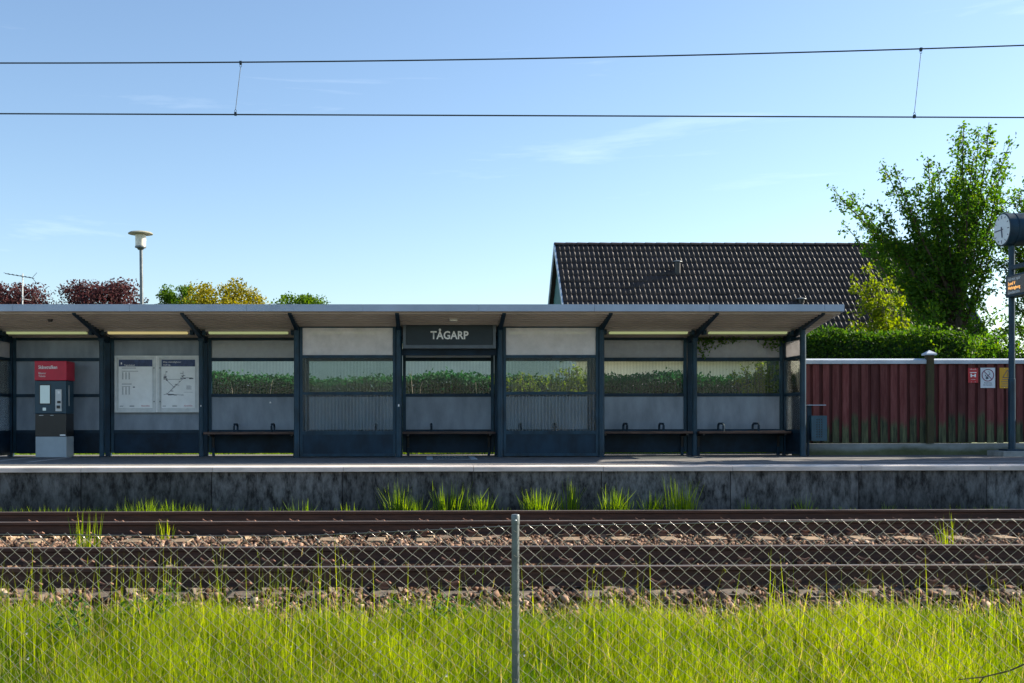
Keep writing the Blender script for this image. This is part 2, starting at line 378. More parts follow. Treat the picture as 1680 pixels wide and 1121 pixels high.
def leaves_arrays(c, size, rnd=None, upbias=0.3, width=0.55):
    n = len(c)
    t = RNG.normal(size=(n, 3)); t[:, 2] += upbias; t /= np.linalg.norm(t, axis=1)[:, None]
    q = RNG.normal(size=(n, 3)); s = np.cross(t, q); s /= np.linalg.norm(s, axis=1)[:, None]
    nn = np.cross(t, s)
    size = np.broadcast_to(size, (n,))
    L_ = size[:, None]; fold = (0.12*L_)
    V = np.empty((n*4, 3))
    V[0::4] = c - t*L_*0.5; V[1::4] = c + s*L_*width*0.5 + nn*fold; V[2::4] = c + t*L_*0.5; V[3::4] = c - s*L_*width*0.5 + nn*fold
    i = np.arange(n)*4
    F = np.concatenate([np.stack([i, i+1, i+2], 1), np.stack([i, i+2, i+3], 1)])
    r = RNG.random(n) if rnd is None else rnd
    return V, F, np.repeat(r, 4)

# ================================================================== SETTING
# ground: one sheet, low in front, up behind the platform
prof = [(-500,-0.62),(4.0,-0.60),(6.3,-0.56),(7.6,-0.44),(8.7,-0.30),(9.0,-0.262),(16.56,-0.30),(16.75,-0.30),(17.0,0.40),(21.9,0.52),(22.4,0.555),(30,0.56),(1500,0.6)]
gm = MB()
xs = [-900,-60,-20,-8,0,8,20,60,900]
for y, z in prof:
    for x in xs: gm.v.append((x, y, z))
nx = len(xs)
for i in range(len(prof)-1):
    for j in range(nx-1): gm.f.append((i*nx+j, i*nx+j+1, (i+1)*nx+j+1, (i+1)*nx+j))
tag(gm.build('ground', MT['ground']), kind='structure')
b = MB()
bp_ = [(8.82,-0.30),(9.15,-0.262),(11.9,-0.25),(12.7,-0.25),(13.4,-0.25),(16.2,-0.255),(16.53,-0.22),(16.53,-0.5),(8.82,-0.5)]
b.prism_x(bp_, -60, 60)
tag(b.build('ballast_bed', MT['bed']), kind='structure')

# ---- tracks
YF, YN = 14.84, 10.56
def rail_profile(y):
    h = [(-0.075,-0.172),(-0.075,-0.160),(-0.012,-0.145),(-0.009,-0.05),(-0.036,-0.036),(-0.036,-0.006),(-0.028,0),(0.028,0),(0.036,-0.006),(0.036,-0.036),(0.009,-0.05),(0.012,-0.145),(0.075,-0.160),(0.075,-0.172)]
    return [(y+a, c) for a, c in h][::-1]
sm_ = MB()
sp = [(-0.15,-0.42),(0.15,-0.42),(0.15,-0.27),(0.105,-0.188),(-0.105,-0.188),(-0.15,-0.27)]
sm_.prism_y(sp, -1.27, 1.27)
sleeper_me = sm_.mesh('sleeper', MT['sleeper'])
def clip_mesh(sgn):
    m = MB()
    m.tube([(-0.055,0.0,0.0),(0.02,0.005*sgn,0.012),(0.062,0.025*sgn,0.035),(0.05,0.055*sgn,0.05),(0.0,0.06*sgn,0.035),(-0.04,0.05*sgn,0.045),(-0.07,0.03*sgn,0.062)], 0.0115, 5)
    m.box(-0.05, 0.05, -0.03, 0.03, -0.02, 0.003)
    return m.mesh('rail_clip', MT['clip'])
clip_n, clip_f = clip_mesh(-1), clip_mesh(1)
def track(name, yc, x_first, sleeper_me):
    t = empty(name, (0, yc, -0.19), kind='structure')
    for s in (-1, 1):
        r = MB().prism_x(rail_profile(yc+s*0.7535), -60, 60).build('rail', MT['rail'], t)
        MB().prism_x([(yc+s*0.7535-0.026,0.0),(yc+s*0.7535+0.026,0.0),(yc+s*0.7535+0.022,0.003),(yc+s*0.7535-0.022,0.003)], -60, 60).build('running_band', MT['railtop'], r)
    k0 = int(math.floor((-10.5-x_first)/0.61))
    for k in range(k0, k0+40):
        x = x_first+k*0.61+random.uniform(-0.012, 0.012)
        s = link('sleeper', sleeper_me, t, (x, yc+random.uniform(-0.05,0.05), random.uniform(-0.012,0.0)))
        for yy in (-0.7535, 0.7535):
            for sg, me in ((-1, clip_n), (1, clip_f)):
                link('rail_clip', me, s, (x+sg*0.02, yc+yy+sg*0.085, -0.165))
    return t
track('railway_track', YF, 1.207, sleeper_me)
sleeper_near = sleeper_me.copy(); sleeper_near.materials[0] = MT['sleepergrey']
track('railway_track', YN, 0.845, sleeper_near)

# ---- ballast stones: octahedral chips, one uncountable object
def stones():
    pts = []
    def strip(x0, x1, y0, y1, dens, zf):
        n = int((x1-x0)*(y1-y0)*dens)
        x = RNG.uniform(x0, x1, n); y = RNG.uniform(y0, y1, n)
        keep = np.ones(n, bool)
        for yc, xf in ((YF, 1.207), (YN, 0.845)):
            on = np.abs(y-yc) < 1.30
            ph = np.abs(((x-xf+0.305) % 0.61)-0.305) < 0.10
            keep &= ~(on & ph)
            for s in (-1, 1): keep &= np.abs(y-yc-s*0.7535) > 0.10
        x, y = x[keep], y[keep]
        return np.stack([x, y, zf(y)+RNG.uniform(-0.012, 0.03, len(x))], 1)
    zb = lambda y: np.interp(y, [8.6, 8.82, 9.15, 11.9, 12.7, 13.4, 16.5], [-0.31,-0.29,-0.250,-0.235,-0.235,-0.240,-0.245])
    pts.append(strip(-7.5, 10, 8.62, 9.9, 520, zb))
    pts.append(strip(-7.5, 10, 9.9, 11.3, 150, zb))
    pts.append(strip(-8.5, 11, 11.3, 14.0, 470, zb))
    pts.append(strip(-9.5, 12, 14.0, 16.5, 130, zb))
    x = RNG.uniform(-7.5, 10, 900); y = RNG.normal(9.33, 0.09, 900); pts.append(np.stack([x, y, np.full(900, -0.185)+RNG.uniform(-0.03, 0.012, 900)], 1))   # chips spilt over the sleeper ends
    c = np.concatenate(pts); n = len(c)
    base = np.array([[1,0,0],[-1,0,0],[0,1,0],[0,-1,0],[0,0,1],[0,0,-1],[.62,.62,.5],[-.62,-.62,.5]], float)
    F0 = np.array([[0,6,4],[6,2,4],[2,1,4],[1,7,4],[7,3,4],[3,0,4],[0,2,6],[1,3,7],[2,0,5],[1,2,5],[3,1,5],[0,3,5]])
    sz = RNG.uniform(0.016, 0.036, n)*RNG.choice([1,1,1.35], n)
    sc = sz[:, None]*RNG.uniform(0.6, 1.3, (n, 3))
    q = RNG.normal(size=(n, 4)); q /= np.linalg.norm(q, axis=1)[:, None]
    w, x, y, z = q.T
    Rm = np.stack([np.stack([1-2*(y*y+z*z), 2*(x*y-z*w), 2*(x*z+y*w)], 1), np.stack([2*(x*y+z*w), 1-2*(x*x+z*z), 2*(y*z-x*w)], 1), np.stack([2*(x*z-y*w), 2*(y*z+x*w), 1-2*(x*x+y*y)], 1)], 1)
    loc = base[None]*sc[:, None, :]*RNG.uniform(0.75, 1.25, (n, 8, 1))
    V = np.einsum('nij,nkj->nki', Rm, loc) + c[:, None, :]
    F = F0[None] + (np.arange(n)*8)[:, None, None]
    me = np_mesh('ballast_stones', V.reshape(-1, 3), F.reshape(-1, 3), MT['stone'], np.repeat(RNG.random(n)**1.5, 8))
    tag(link('ballast_stones', me), 'brown and grey crushed ballast stones along the tracks', 'ballast', kind='stuff')
stones()

# ---- platform
pl = empty('platform', (0, 16.5, -0.3), kind='structure')
box('paving', MT['asphalt'], pl, -60, 60, 16.97, 22.2, 0.3, ZP)
JX = 2.64; UW = 1.955
wu = MB().box(0.006, UW-0.006, 0, 0.16, -0.4, ZP-0.075).mesh('wall_unit', MT['wallstone'])
cs = MB().prism_x([(-0.055,-0.012),(-0.04,0),(0.44,0),(0.44,-0.075),(-0.055,-0.075)][::-1], 0.003, UW-0.003).mesh('coping_slab', MT['coping'])
for k in range(-14, 16):
    link('wall_unit', wu, pl, (JX+k*UW, 16.525+random.uniform(-0.004,0.004), 0))
    link('coping_slab', cs, pl, (JX+k*UW+0.02, 16.52, ZP+0.006+random.uniform(-0.003,0.003)))
box('backfill', MT['asphalt'], pl, -60, 60, 16.70, 16.96, -0.3, ZP-0.08)
box('tactile_strip', MT['tactile'], pl, -60, 60, 17.75, 18.05, ZP-0.02, ZP+0.004)
m = MB(); m.box(-7.42, -7.33, 18.5, 21.0, ZP-0.01, ZP+0.005); m.build('painted_line', MT['paint'], pl)
MB().box(-6.72, -6.63, 18.5, 20.6, ZP-0.01, ZP+0.005).build('painted_line', MT['paint'], pl)
# scraper grating in front of the doorway
gr = empty('floor_grating', (0.45, 20.0, ZP), 'metal scraper grating with pale tiles let into the platform at the shelter doorway', 'grating')
g = MB(); g.box(0.13, 0.17, 19.3, 20.9, ZP-0.01, ZP+0.012); g.box(0.73, 0.77, 19.3, 20.9, ZP-0.01, ZP+0.012); g.box(0.17, 0.73, 19.3, 19.34, ZP-0.01, ZP+0.012); g.box(0.17, 0.73, 20.86, 20.9, ZP-0.01, ZP+0.012)
g.build('frame', MT['steel'], gr)
g = MB()
for i in range(9): x = 0.2+i*0.06; g.box(x, x+0.015, 19.34, 20.86, ZP-0.01, ZP+0.010)
for i in range(12): y = 19.42+i*0.125; g.box(0.17, 0.73, y, y+0.02, ZP-0.01, ZP+0.006)
g.build('bars', MT['steel'], gr)
for x in (0.0, 0.785): box('pale_tile', MT['plinth'], gr, x, x+0.115, 19.35, 20.85, ZP-0.01, ZP+0.006)

# ================================================================== SHELTER
X0, BAY = -0.516, 1.888
YFR, YMID, YB = 20.40, 20.99, 21.42
def kx(k): return X0+k*BAY
def Z(z): return ZP+z
sh = empty('platform_shelter', (kx(0), 21, ZP), 'long dark blue steel and glass waiting shelter with grey lean-to roof', 'shelter')
XL, XR = kx(-4)-0.32, 7.36
# sloping roof: sheet on top, ribbed ceiling under it
def zc(y): return Z(2.62-(y-19.25)*0.129)
rf = MB().prism_x([(19.22,Z(2.715)),(21.9,Z(2.715)-0.129*2.68),(21.9,Z(2.64)-0.129*2.68),(19.22,Z(2.64))][::-1], XL, XR).build('roof', MT['roofsheet'], sh)
m = MB(); cp = []
y = 19.26
while y < 21.72:
    for dy, dz in ((0,0),(0.08,0),(0.085,-0.045),(0.14,-0.045),(0.145,0)): cp.append((y+dy, zc(y+dy)+dz))
    y += 0.17
n0 = len(cp)
for yy, zz in cp: m.v.append((XL+0.02, yy, zz))
for yy, zz in cp: m.v.append((XR-0.02, yy, zz))
for i in range(n0-1): m.f.append((i, i+1, n0+i+1, n0+i))
m.build('ribbed_ceiling', MT['ceil'], rf)
x = 0.92-2.03*5
while x < XR:
    a, c = max(x, XL), min(x+2.03, XR)
    if c-a > 0.05:
        MB().prism_x([(19.20,Z(2.60)),(19.20,Z(2.722)),(19.235,Z(2.722)),(19.235,Z(2.60))], a+0.002, c-0.002).build('fascia', MT['fascia'], rf)
    x += 2.03
for x in (XL, XR):
    MB().prism_x([(19.236,Z(2.60)),(19.236,Z(2.724)),(21.92,Z(2.724)-0.129*2.69),(21.92,Z(2.60)-0.129*2.69)], x-0.02, x+0.0).build('verge_trim', MT['fascia'], rf)
# rafters
for k in range(-4, 5):
    xk = kx(k); w = 0.035
    MB().prism_x([(19.34,zc(19.34)-0.022),(21.6,zc(21.6)-0.022),(21.6,zc(21.6)-0.16),(20.9,zc(20.9)-0.15),(20.2,zc(20.2)-0.105),(19.34,zc(19.34)-0.05)], xk-w, xk+w).build('rafter', MT['blue'], sh)
    box('bolt_plate', MT['blue'], sh, xk-0.05, xk+0.05, 20.93, 21.06, zc(20.9)-0.21, zc(20.9)-0.11)
# posts
def rpost(x, y, r, top, name='post'):
    m = MB().lathe([(r*1.0,0),(r,top)], (x, y, ZP), 'z', 20)
    o = m.build(name, MT['bluepost'], sh, smooth=True)
    MB().lathe([(r*1.35,0),(r*1.35,0.012)], (x, y, ZP+0.001), 'z', 16).build('foot_plate', MT['blue'], o)
for k in (-4, -1, 0, 1, 2, 4): rpost(kx(k), YFR, 0.056, zc(YFR)-Z(0)-0.03)
for k in (-3, -2, 3): rpost(kx(k), YMID, 0.048, zc(YMID)-Z(0)-0.03)
# back wall
for k in range(-4, 5):
    x = kx(k)
    box('back_mullion', MT['blue'], sh, x-0.045, x+0.045, YB-0.06, YB+0.06, ZP, Z(2.33))
    for s in (-1, 1):
        if -4 < k < 4 or (k == -4 and s > 0) or (k == 4 and s < 0):
            box('mullion_strip', MT['bluepost'], sh, x+s*0.085-0.03, x+s*0.085+0.03, YB-0.03, YB+0.03, Z(0.06), Z(2.29))
zr = [(2.245,2.30),(1.84,1.905),(1.145,1.205),(0.44,0.505)]
for k in range(-4, 4):
    a, c = kx(k)+0.115, kx(k+1)-0.115
    for z0, z1 in zr: box('rail_bar', MT['blue'], sh, a, c, YB-0.035, YB+0.035, Z(z0), Z(z1))
    box('lower_panel', MT['bluedark'], sh, a, c, YB-0.012, YB+0.012, Z(0.05), Z(0.44))
    box('middle_panel', MT['greypanel'], sh, a, c, YB-0.012, YB+0.012, Z(0.505), Z(1.145))
    if k < -2: box('middle_panel', MT['greypanel'], sh, a, c, YB-0.012, YB+0.012, Z(1.205), Z(1.84))
    else: box('window_pane', MT['glass'], sh, a, c, YB-0.004, YB+0.004, Z(1.205), Z(1.84))
    box('top_panel', MT['greypanel'] if k < -2 else MT['frostback'], sh, a, c, YB-0.008, YB+0.008, Z(1.905), Z(2.245))
# front glass screens
for k in (-1, 1):
    a, c = kx(k)+0.058, kx(k+1)-0.058
    for z0, z1 in ((2.405,2.46),(1.845,1.90),(1.165,1.215),(0.425,0.49),(0.02,0.07)):
        box('screen_rail', MT['bluepost'], sh, a, c, YFR-0.03, YFR+0.03, Z(z0), Z(z1))
    for x0, x1 in ((a, a+0.05), (c-0.05, c)):
        m = MB()
        for z0, z1 in ((0.07,0.425),(0.49,1.165),(1.215,1.845),(1.90,2.405)): m.box(x0, x1, YFR-0.028, YFR+0.028, Z(z0), Z(z1))
        m.build('screen_stile', MT['bluepost'], sh)
    a += 0.05; c -= 0.05
    box('upper_pane', MT['frost'], sh, a, c, YFR-0.005, YFR+0.005, Z(1.90), Z(2.405))
    box('window_pane', MT['glass'], sh, a, c, YFR-0.005, YFR+0.005, Z(1.215), Z(1.845))
    box('lower_pane', MT['ribglass'], sh, a, c, YFR-0.005, YFR+0.005, Z(0.49), Z(1.165))
    box('kick_panel', MT['blue'], sh, a, c, YFR-0.012, YFR+0.012, Z(0.07), Z(0.425))
# stickers and a chipped spot on post and panel
box('sticker', MT['white'], sh, kx(0)-0.012, kx(0)+0.014, YFR-0.0585, YFR-0.0545, Z(0.945), Z(0.985))
box('sticker', MT['white'], sh, -3.055, -3.025, YB-0.0145, YB-0.0125, Z(1.02), Z(1.05))
box('sticker', MT['alu'], sh, kx(-2)-0.010, kx(-2)+0.012, YMID-0.050, YMID-0.0465, Z(0.95), Z(0.98))
# doorway head
box('door_head', MT['blue'], sh, kx(0)+0.058, kx(1)-0.058, YFR-0.06, YFR+0.06, Z(2.475), Z(2.56))
box('door_head', MT['bluedark'], sh, kx(0)+0.058, kx(1)-0.058, YFR+0.10, YFR+0.16, Z(1.90), Z(2.02))
# end walls
for k, s in ((-4, 1), (4, -1)):
    x = kx(k)
    for z0, z1 in ((2.20,2.25),(1.84,1.90),(1.15,1.205),(0.44,0.50),(0.03,0.08)):
        box('end_rail', MT['blue'], sh, x-0.025, x+0.025, YFR+0.058, YB-0.062, Z(z0), Z(z1))
    box('end_upper_pane', MT['frostback'], sh, x-0.005, x+0.005, YFR+0.058, YB-0.062, Z(1.90), Z(2.20))
    box('end_pane', MT['glass'], sh, x-0.005, x+0.005, YFR+0.058, YB-0.062, Z(1.205), Z(1.84))
    box('end_lower_pane', MT['ribglass'], sh, x-0.005, x+0.005, YFR+0.058, YB-0.062, Z(0.50), Z(1.15))
    box('end_kick_panel', MT['bluedark'], sh, x-0.01, x+0.01, YFR+0.058, YB-0.062, Z(0.08), Z(0.44))

# station sign
sg = empty('station_sign', (kx(0.5), YFR, Z(2.02)), 'dark station name sign reading TÅGARP over the shelter doorway', 'sign')
a, c = kx(0)+0.085, kx(1)-0.085
box('sign_board', MT['signdark'], sg, a+0.055, c-0.055, YFR-0.075, YFR+0.06, Z(2.085), Z(2.465))
m = MB(); m.box(a, a+0.052, YFR-0.09, YFR+0.07, Z(2.02), Z(2.468)); m.box(c-0.052, c, YFR-0.09, YFR+0.07, Z(2.02), Z(2.468)); m.box(a+0.053, c-0.053, YFR-0.09, YFR+0.07, Z(2.02), Z(2.082))
m.build('sign_frame', MT['signframe'], sg)
text_mesh('TÅGARP', 0.205, ((a+c)/2-0.0, YFR-0.079, Z(2.195)), (1,0,0), (0,0,1), MT['white'], 'lettering', sg, 'CENTER', xs=0.90, bold=0.005)

# ceiling lights
def light(k, warm, label):
    x = (kx(k)+kx(k+1))/2
    y0 = 20.72; zt = zc(y0)-0.02
    t = empty('ceiling_light', (x, y0, zt), label, 'ceiling light', 'tube lights under the shelter roof')
    MB().prism_x([(y0-0.09,zt-0.005),(y0+0.09,zt-0.028),(y0+0.075,zt-0.062),(y0-0.075,zt-0.05)][::-1], x-0.80, x+0.80).build('housing', MT['ceil'], t)
    MB().prism_x([(y0-0.06,zt-0.054),(y0+0.06,zt-0.064),(y0+0.045,zt-0.095),(y0-0.045,zt-0.088)][::-1], x-0.74, x+0.74).build('diffuser', MT['tubew'] if warm else MT['tube'], t)
    for s in (-1, 1): box('end_cap', MT['blue'], t, x+s*0.80-0.03+(0.03*s), x+s*0.80+0.03+(0.03*s), y0-0.08, y0+0.08, zt-0.11, zt-0.03)
light(-4, False, 'greenish tube light above the ticket machine')
light(-3, True, 'yellowish tube light above the timetable case')
light(-2, False, 'tube light between the timetable case and the left glass screen')
light(-1, False, 'tube light seen through the left glass screen')
light(1, False, 'tube light seen through the right glass screen')
light(2, False, 'tube light just right of the right glass screen')
light(3, False, 'tube light nearest the right end of the shelter')
t = empty('emergency_light', (0.49, 19.75, zc(19.75)-0.04), 'small oval lamp on the ceiling above the station sign', 'ceiling light')
box('lamp_base', MT['ceil'], t, 0.39, 0.59, 19.65, 19.85, zc(19.75)-0.05, zc(19.75)-0.012, 0.01)
box('lamp_cover', MT['lampglass'], t, 0.42, 0.56, 19.68, 19.82, zc(19.75)-0.085, zc(19.75)-0.051, 0.012)
t = empty('ceiling_camera', (-6.75, 19.8, zc(19.8)-0.04), 'small dark sensor on the ceiling above the ticket machine', 'sensor')
m = MB().lathe([(0.03,-0.07),(0.045,-0.045),(0.045,-0.005)], (-6.75, 19.8, zc(19.8)-0.012), 'z', 12); m.build('sensor_dome', MT['black'], t, smooth=True)
box('mount', MT['white'], t, -6.95, -6.87, 19.77, 19.83, zc(19.8)-0.03, zc(19.8)-0.012)

# benches
def bench(k, arms, label, x0=None, x1=None):
    a = kx(k)+0.06 if x0 is None else x0; c = kx(k+1)-0.06 if x1 is None else x1
    t = empty('shelter_bench', ((a+c)/2, 21.1, ZP), label, 'bench', 'benches along the shelter back wall')
    for i in range(3): box('seat_slat', MT['wood'], t, a, c, 20.86+i*0.155, 20.86+i*0.155+0.14, Z(0.425), Z(0.47), 0.006)
    for xb in (a+0.10, c-0.10):
        MB().prism_x([(20.90,Z(0.395)),(20.90,Z(0.424)),(21.37,Z(0.424)),(21.37,Z(0.16)),(21.34,Z(0.16)),(21.32,Z(0.37))], xb-0.02, xb+0.02).build('bracket', MT['black'], t)
        box('leg', MT['blue'], t, xb-0.025, xb+0.025, 21.33, 21.378, ZP, Z(0.159))
    for x in arms:
        m = MB()
        for dx in (0.0,): m.tube([(x+dx,20.90,Z(0.47)),(x+dx,20.89,Z(0.58)),(x+dx,20.93,Z(0.615)),(x+dx,21.22,Z(0.615)),(x+dx,21.28,Z(0.58)),(x+dx,21.28,Z(0.47))], 0.022, 6)
        m.build('armrest', MT['blue'], t)
def pxX(px, d): return (px-700)/1800*d
bench(-2, [pxX(386,20.95), pxX(447,20.95)], 'bench under the window next to the timetable case')
bench(-1, [pxX(617,20.95)], 'bench behind the left glass screen')
bench(0, [pxX(708,20.95)], 'bench in the open doorway under the station sign')
bench(1, [pxX(855,20.95), pxX(912,20.95)], 'bench behind the right glass screen')
bench(2, [pxX(1029,20.95), pxX(1089,20.95)], 'bench just right of the right glass screen')
bench(3, [pxX(1188,20.95), pxX(1246,20.95)], 'bench at the right end of the shelter beside the glass end wall')

# ticket machine
tm = empty('ticket_machine', (-7.07, 21.0, ZP), 'ticket machine with red top, teal body and pale plinth in the shelter', 'ticket machine')
x0, x1, yf, yb = -7.36, -6.78, 20.76, 21.2
box('plinth', MT['plinth'], tm, x0, x1, yf+0.01, yb, ZP, Z(0.39), 0.006)
cb = box('cabinet', MT['teal'], tm, x0-0.01, x1, yf+0.002, yb, Z(0.825), Z(1.445), 0.008)
box('lower_cabinet', MT['black'], tm, x0-0.005, x1, yf+0.006, yb, Z(0.392), Z(0.823), 0.008)
box('header', MT['red'], tm, x0+0.0, x1+0.02, yf-0.04, yb, Z(1.447), Z(1.81), 0.008)
sc_ = box('screen_bezel', MT['black'], tm, x0+0.08, x0+0.29, yf-0.008, yf+0.01, Z(1.00), Z(1.37))
box('screen', MT['screen'], sc_, x0+0.095, x0+0.275, yf-0.012, yf-0.006, Z(1.015), Z(1.355))
cr_ = box('card_reader', MT['alu'], tm, x0+0.385, x0+0.50, yf-0.03, yf+0.01, Z(0.865), Z(1.28), 0.006)
box('keypad', MT['black'], cr_, x0+0.415, x0+0.475, yf-0.05, yf-0.03, Z(0.92), Z(0.975))
box('card_slot', MT['black'], cr_, x0+0.425, x0+0.485, yf-0.045, yf-0.03, Z(1.02), Z(1.06))
box('sticker', MT['white'], cr_, x0+0.43, x0+0.475, yf-0.034, yf-0.028, Z(1.20), Z(1.24))
box('contactless_pad', MT['screen'], tm, x0+0.14, x0+0.20, yf-0.004, yf+0.004, Z(0.88), Z(0.935))
box('slot_mark', MT['alu'], tm, x0+0.07, x0+0.15, yf+0.0, yf+0.008, Z(0.785), Z(0.795))
box('slot_mark', MT['alu'], tm, x0+0.28, x0+0.34, yf+0.0, yf+0.008, Z(0.785), Z(0.795))
box('sticker', MT['white'], tm, x0+0.46, x0+0.565, yf+0.0, yf+0.008, Z(0.405), Z(0.43))
box('side_grille', MT['alu'], tm, x1, x1+0.006, yf+0.14, yf+0.17, Z(0.97), Z(1.36))
text_mesh('Skånetrafiken', 0.088, (x0+0.075, yf-0.0435, Z(1.665)), (1,0,0), (0,0,1), MT['white'], 'lettering', tm, xs=0.74, bold=0.0015)
text_mesh('Biljetter', 0.052, (x0+0.075, yf-0.0435, Z(1.565)), (1,0,0), (0,0,1), MT['white'], 'lettering', tm, xs=0.85)
text_mesh('Tickets', 0.052, (x0+0.075, yf-0.0435, Z(1.51)), (1,0,0), (0,0,1), MT['white'], 'lettering', tm, xs=0.85)

# timetable case
tt = empty('timetable_case', (-5.21, 21.38, Z(0.85)), 'double aluminium timetable case with posters on the shelter back wall', 'notice board')
x0, x1, z0, z1 = -6.03, -4.405, Z(0.845), Z(1.945); yf = 21.31
box('backing', MT['alu'], tt, x0+0.01, x1-0.01, yf+0.03, 21.405, z0+0.01, z1-0.01)
xm = (x0+x1)/2
for a, c in ((x0, xm-0.012), (xm+0.012, x1)):
    m = MB(); w = 0.045
    m.box(a, a+w, yf, yf+0.05, z0, z1); m.box(c-w, c, yf, yf+0.05, z0, z1); m.box(a+w, c-w, yf, yf+0.05, z0, z0+w); m.box(a+w, c-w, yf, yf+0.05, z1-w, z1)
    fr = m.build('case_door', MT['alu'], tt)
    hx = c-w if a == x0 else a+w
    for zz in (z0+0.21, z0+0.86): MB().lathe([(0.012,0),(0.012,0.012)], (hx-0.0 if a == x0 else hx-0.0, yf-0.002, zz), 'x', 8).build('lock', MT['black'], fr)
    pa, pc = a+w+0.03, c-w-0.03
    ps = box('poster', MT['paper'], tt, pa, pc, yf+0.022, yf+0.029, z0+0.085, z1-0.075)
    box('poster_header', MT['navy'], ps, pa+0.002, pc-0.002, yf+0.0195, yf+0.0225, z1-0.21, z1-0.077)
    W = pc-pa
    if a == x0:
        text_mesh('Tågtidtabell', 0.045, (pa+0.10, yf+0.018, z1-0.20), (1,0,0), (0,0,1), MT['white'], 'lettering', ps)
        m = MB(); m.box(pa+0.04, pa+0.065, yf+0.0175, yf+0.019, z1-0.17, z1-0.13); m.build('logo', MT['white'], ps)
        m = MB(); yy = (yf+0.0195, yf+0.0225)
        m.box(pa+0.06, pa+0.06+W*0.42, *yy, z1-0.245, z1-0.235); m.box(pa+0.06, pa+W*0.58, *yy, z1-0.305, z1-0.298)
        m.box(pa+0.06, pa+W*0.38, *yy, z1-0.555, z1-0.545)
        for q in range(3):
            for r in range(11):
                zz = z1-0.325-r*0.0125; m.box(pa+0.065+q*0.062, pa+0.09+q*0.062, *yy, zz-0.006, zz)
                zz = z1-0.61-r*0.0135; m.box(pa+0.065+q*0.062, pa+0.09+q*0.062, *yy, zz-0.006, zz)
        m.box(pa+0.06, pa+W*0.34, *yy, z1-0.602, z1-0.596); m.box(pa+W*0.42, pa+W*0.48, *yy, z1-0.62, z1-0.60)
        m.build('print', MT['ink'], ps)
    else:
        text_mesh('Dina resmöjligheter', 0.044, (pa+0.03, yf+0.018, z1-0.138), (1,0,0), (0,0,1), MT['white'], 'lettering', ps)
        text_mesh('med tåg', 0.044, (pa+0.03, yf+0.018, z1-0.192), (1,0,0), (0,0,1), MT['white'], 'lettering', ps)
        m = MB(); yk = yf+0.0205
        def ln_(p, q, r=0.0035): m.tube([(pa+p[0]*W, yk, z1-p[1]), (pa+q[0]*W, yk, z1-q[1])], r, 4)
        ln_((0.13,0.30),(0.13,0.46)); ln_((0.13,0.46),(0.64,0.46)); ln_((0.64,0.46),(0.64,0.30)); ln_((0.64,0.43),(0.92,0.43)); ln_((0.13,0.46),(0.38,0.62)); ln_((0.60,0.47),(0.16,0.75)); ln_((0.06,0.755),(0.22,0.745)); ln_((0.22,0.75),(0.66,0.765)); ln_((0.16,0.75),(0.40,0.58)); ln_((0.66,0.71),(0.92,0.71),0.002)
        for q in range(46):
            sx = random.choice([(0.13,0.30,0,0.16),(0.13,0.46,0.25,0.16),(0.60,0.47,-0.44,0.28),(0.22,0.75,0.44,0.02),(0.64,0.30,0,0.15),(0.70,0.44,0.2,0)])
            u = random.random(); px_ = sx[0]+sx[2]*u; pz_ = sx[1]+sx[3]*u; dx = random.uniform(-0.09, 0.02)
            m.box(pa+(px_+dx)*W, pa+(px_+dx+random.uniform(0.04,0.09))*W, yk-0.001, yk+0.002, z1-pz_-0.006-random.uniform(-0.012,0.012), z1-pz_-random.uniform(-0.012,-0.002)+0.0)
        for r in range(4): m.box(pa+0.74*W, pa+(0.86+0.03*(r % 2))*W, yk-0.001, yk+0.002, z1-0.59-r*0.02, z1-0.583-r*0.02)
        m.build('print', MT['ink'], ps)
    text_mesh('Skånetrafiken', 0.042, (pc-0.215, yf+0.018, z0+0.115), (1,0,0), (0,0,1), MT['redink'], 'lettering', ps, xs=0.72)
    m = MB(); m.box(pa+0.02, pa+0.085, yf+0.0195, yf+0.0225, z0+0.118, z0+0.128); m.box(pa+W*0.32, pa+W*0.46, yf+0.0195, yf+0.0225, z0+0.116, z0+0.13); m.build('print', MT['ink'], ps)
MB().box(xm-0.011, xm+0.011, yf+0.005, yf+0.03, z0+0.002, z1-0.002).build('centre_bar', MT['white'], tt)

# ================================================================== RED BOARD FENCE
YFE = 21.12
fe = empty('board_fence', (10, YFE, ZP), 'dark red vertical board fence with pale cap rail and mossy foot', 'fence')
box('plinth', MT['fenceplinth'], fe, 7.10, 22, YFE-0.04, YFE+0.10, Z(-0.1), Z(0.225))
SPB = 0.189; FX = 7.16
def board(w, t, z0, z1, mt):
    m = MB(); n = 5
    for i in range(n):   # slightly cupped face
        pass
    m.box(-w/2, w/2, -t/2, t/2, z0, z1); return m.mesh('board', mt)
wide = [board(w, 0.022, 0.0, 1.555, MT['board']) for w in (0.128, 0.135, 0.122)]
nar = board(0.125, 0.02, 0.0, 1.55, MT['boardback'])
nb = int((22-FX)/SPB)
for i in range(nb):
    x = FX+i*SPB
    o = link('board', random.choice(wide), fe, (x, YFE-0.004+random.uniform(-0.004,0.004), Z(0.238+random.uniform(-0.012,0.012))))
    o.rotation_euler = (0, R(random.uniform(-0.35,0.35)), R(random.uniform(-1.2,1.2)))
    o = link('board', nar, fe, (x+SPB/2, YFE+0.021, Z(0.242)))
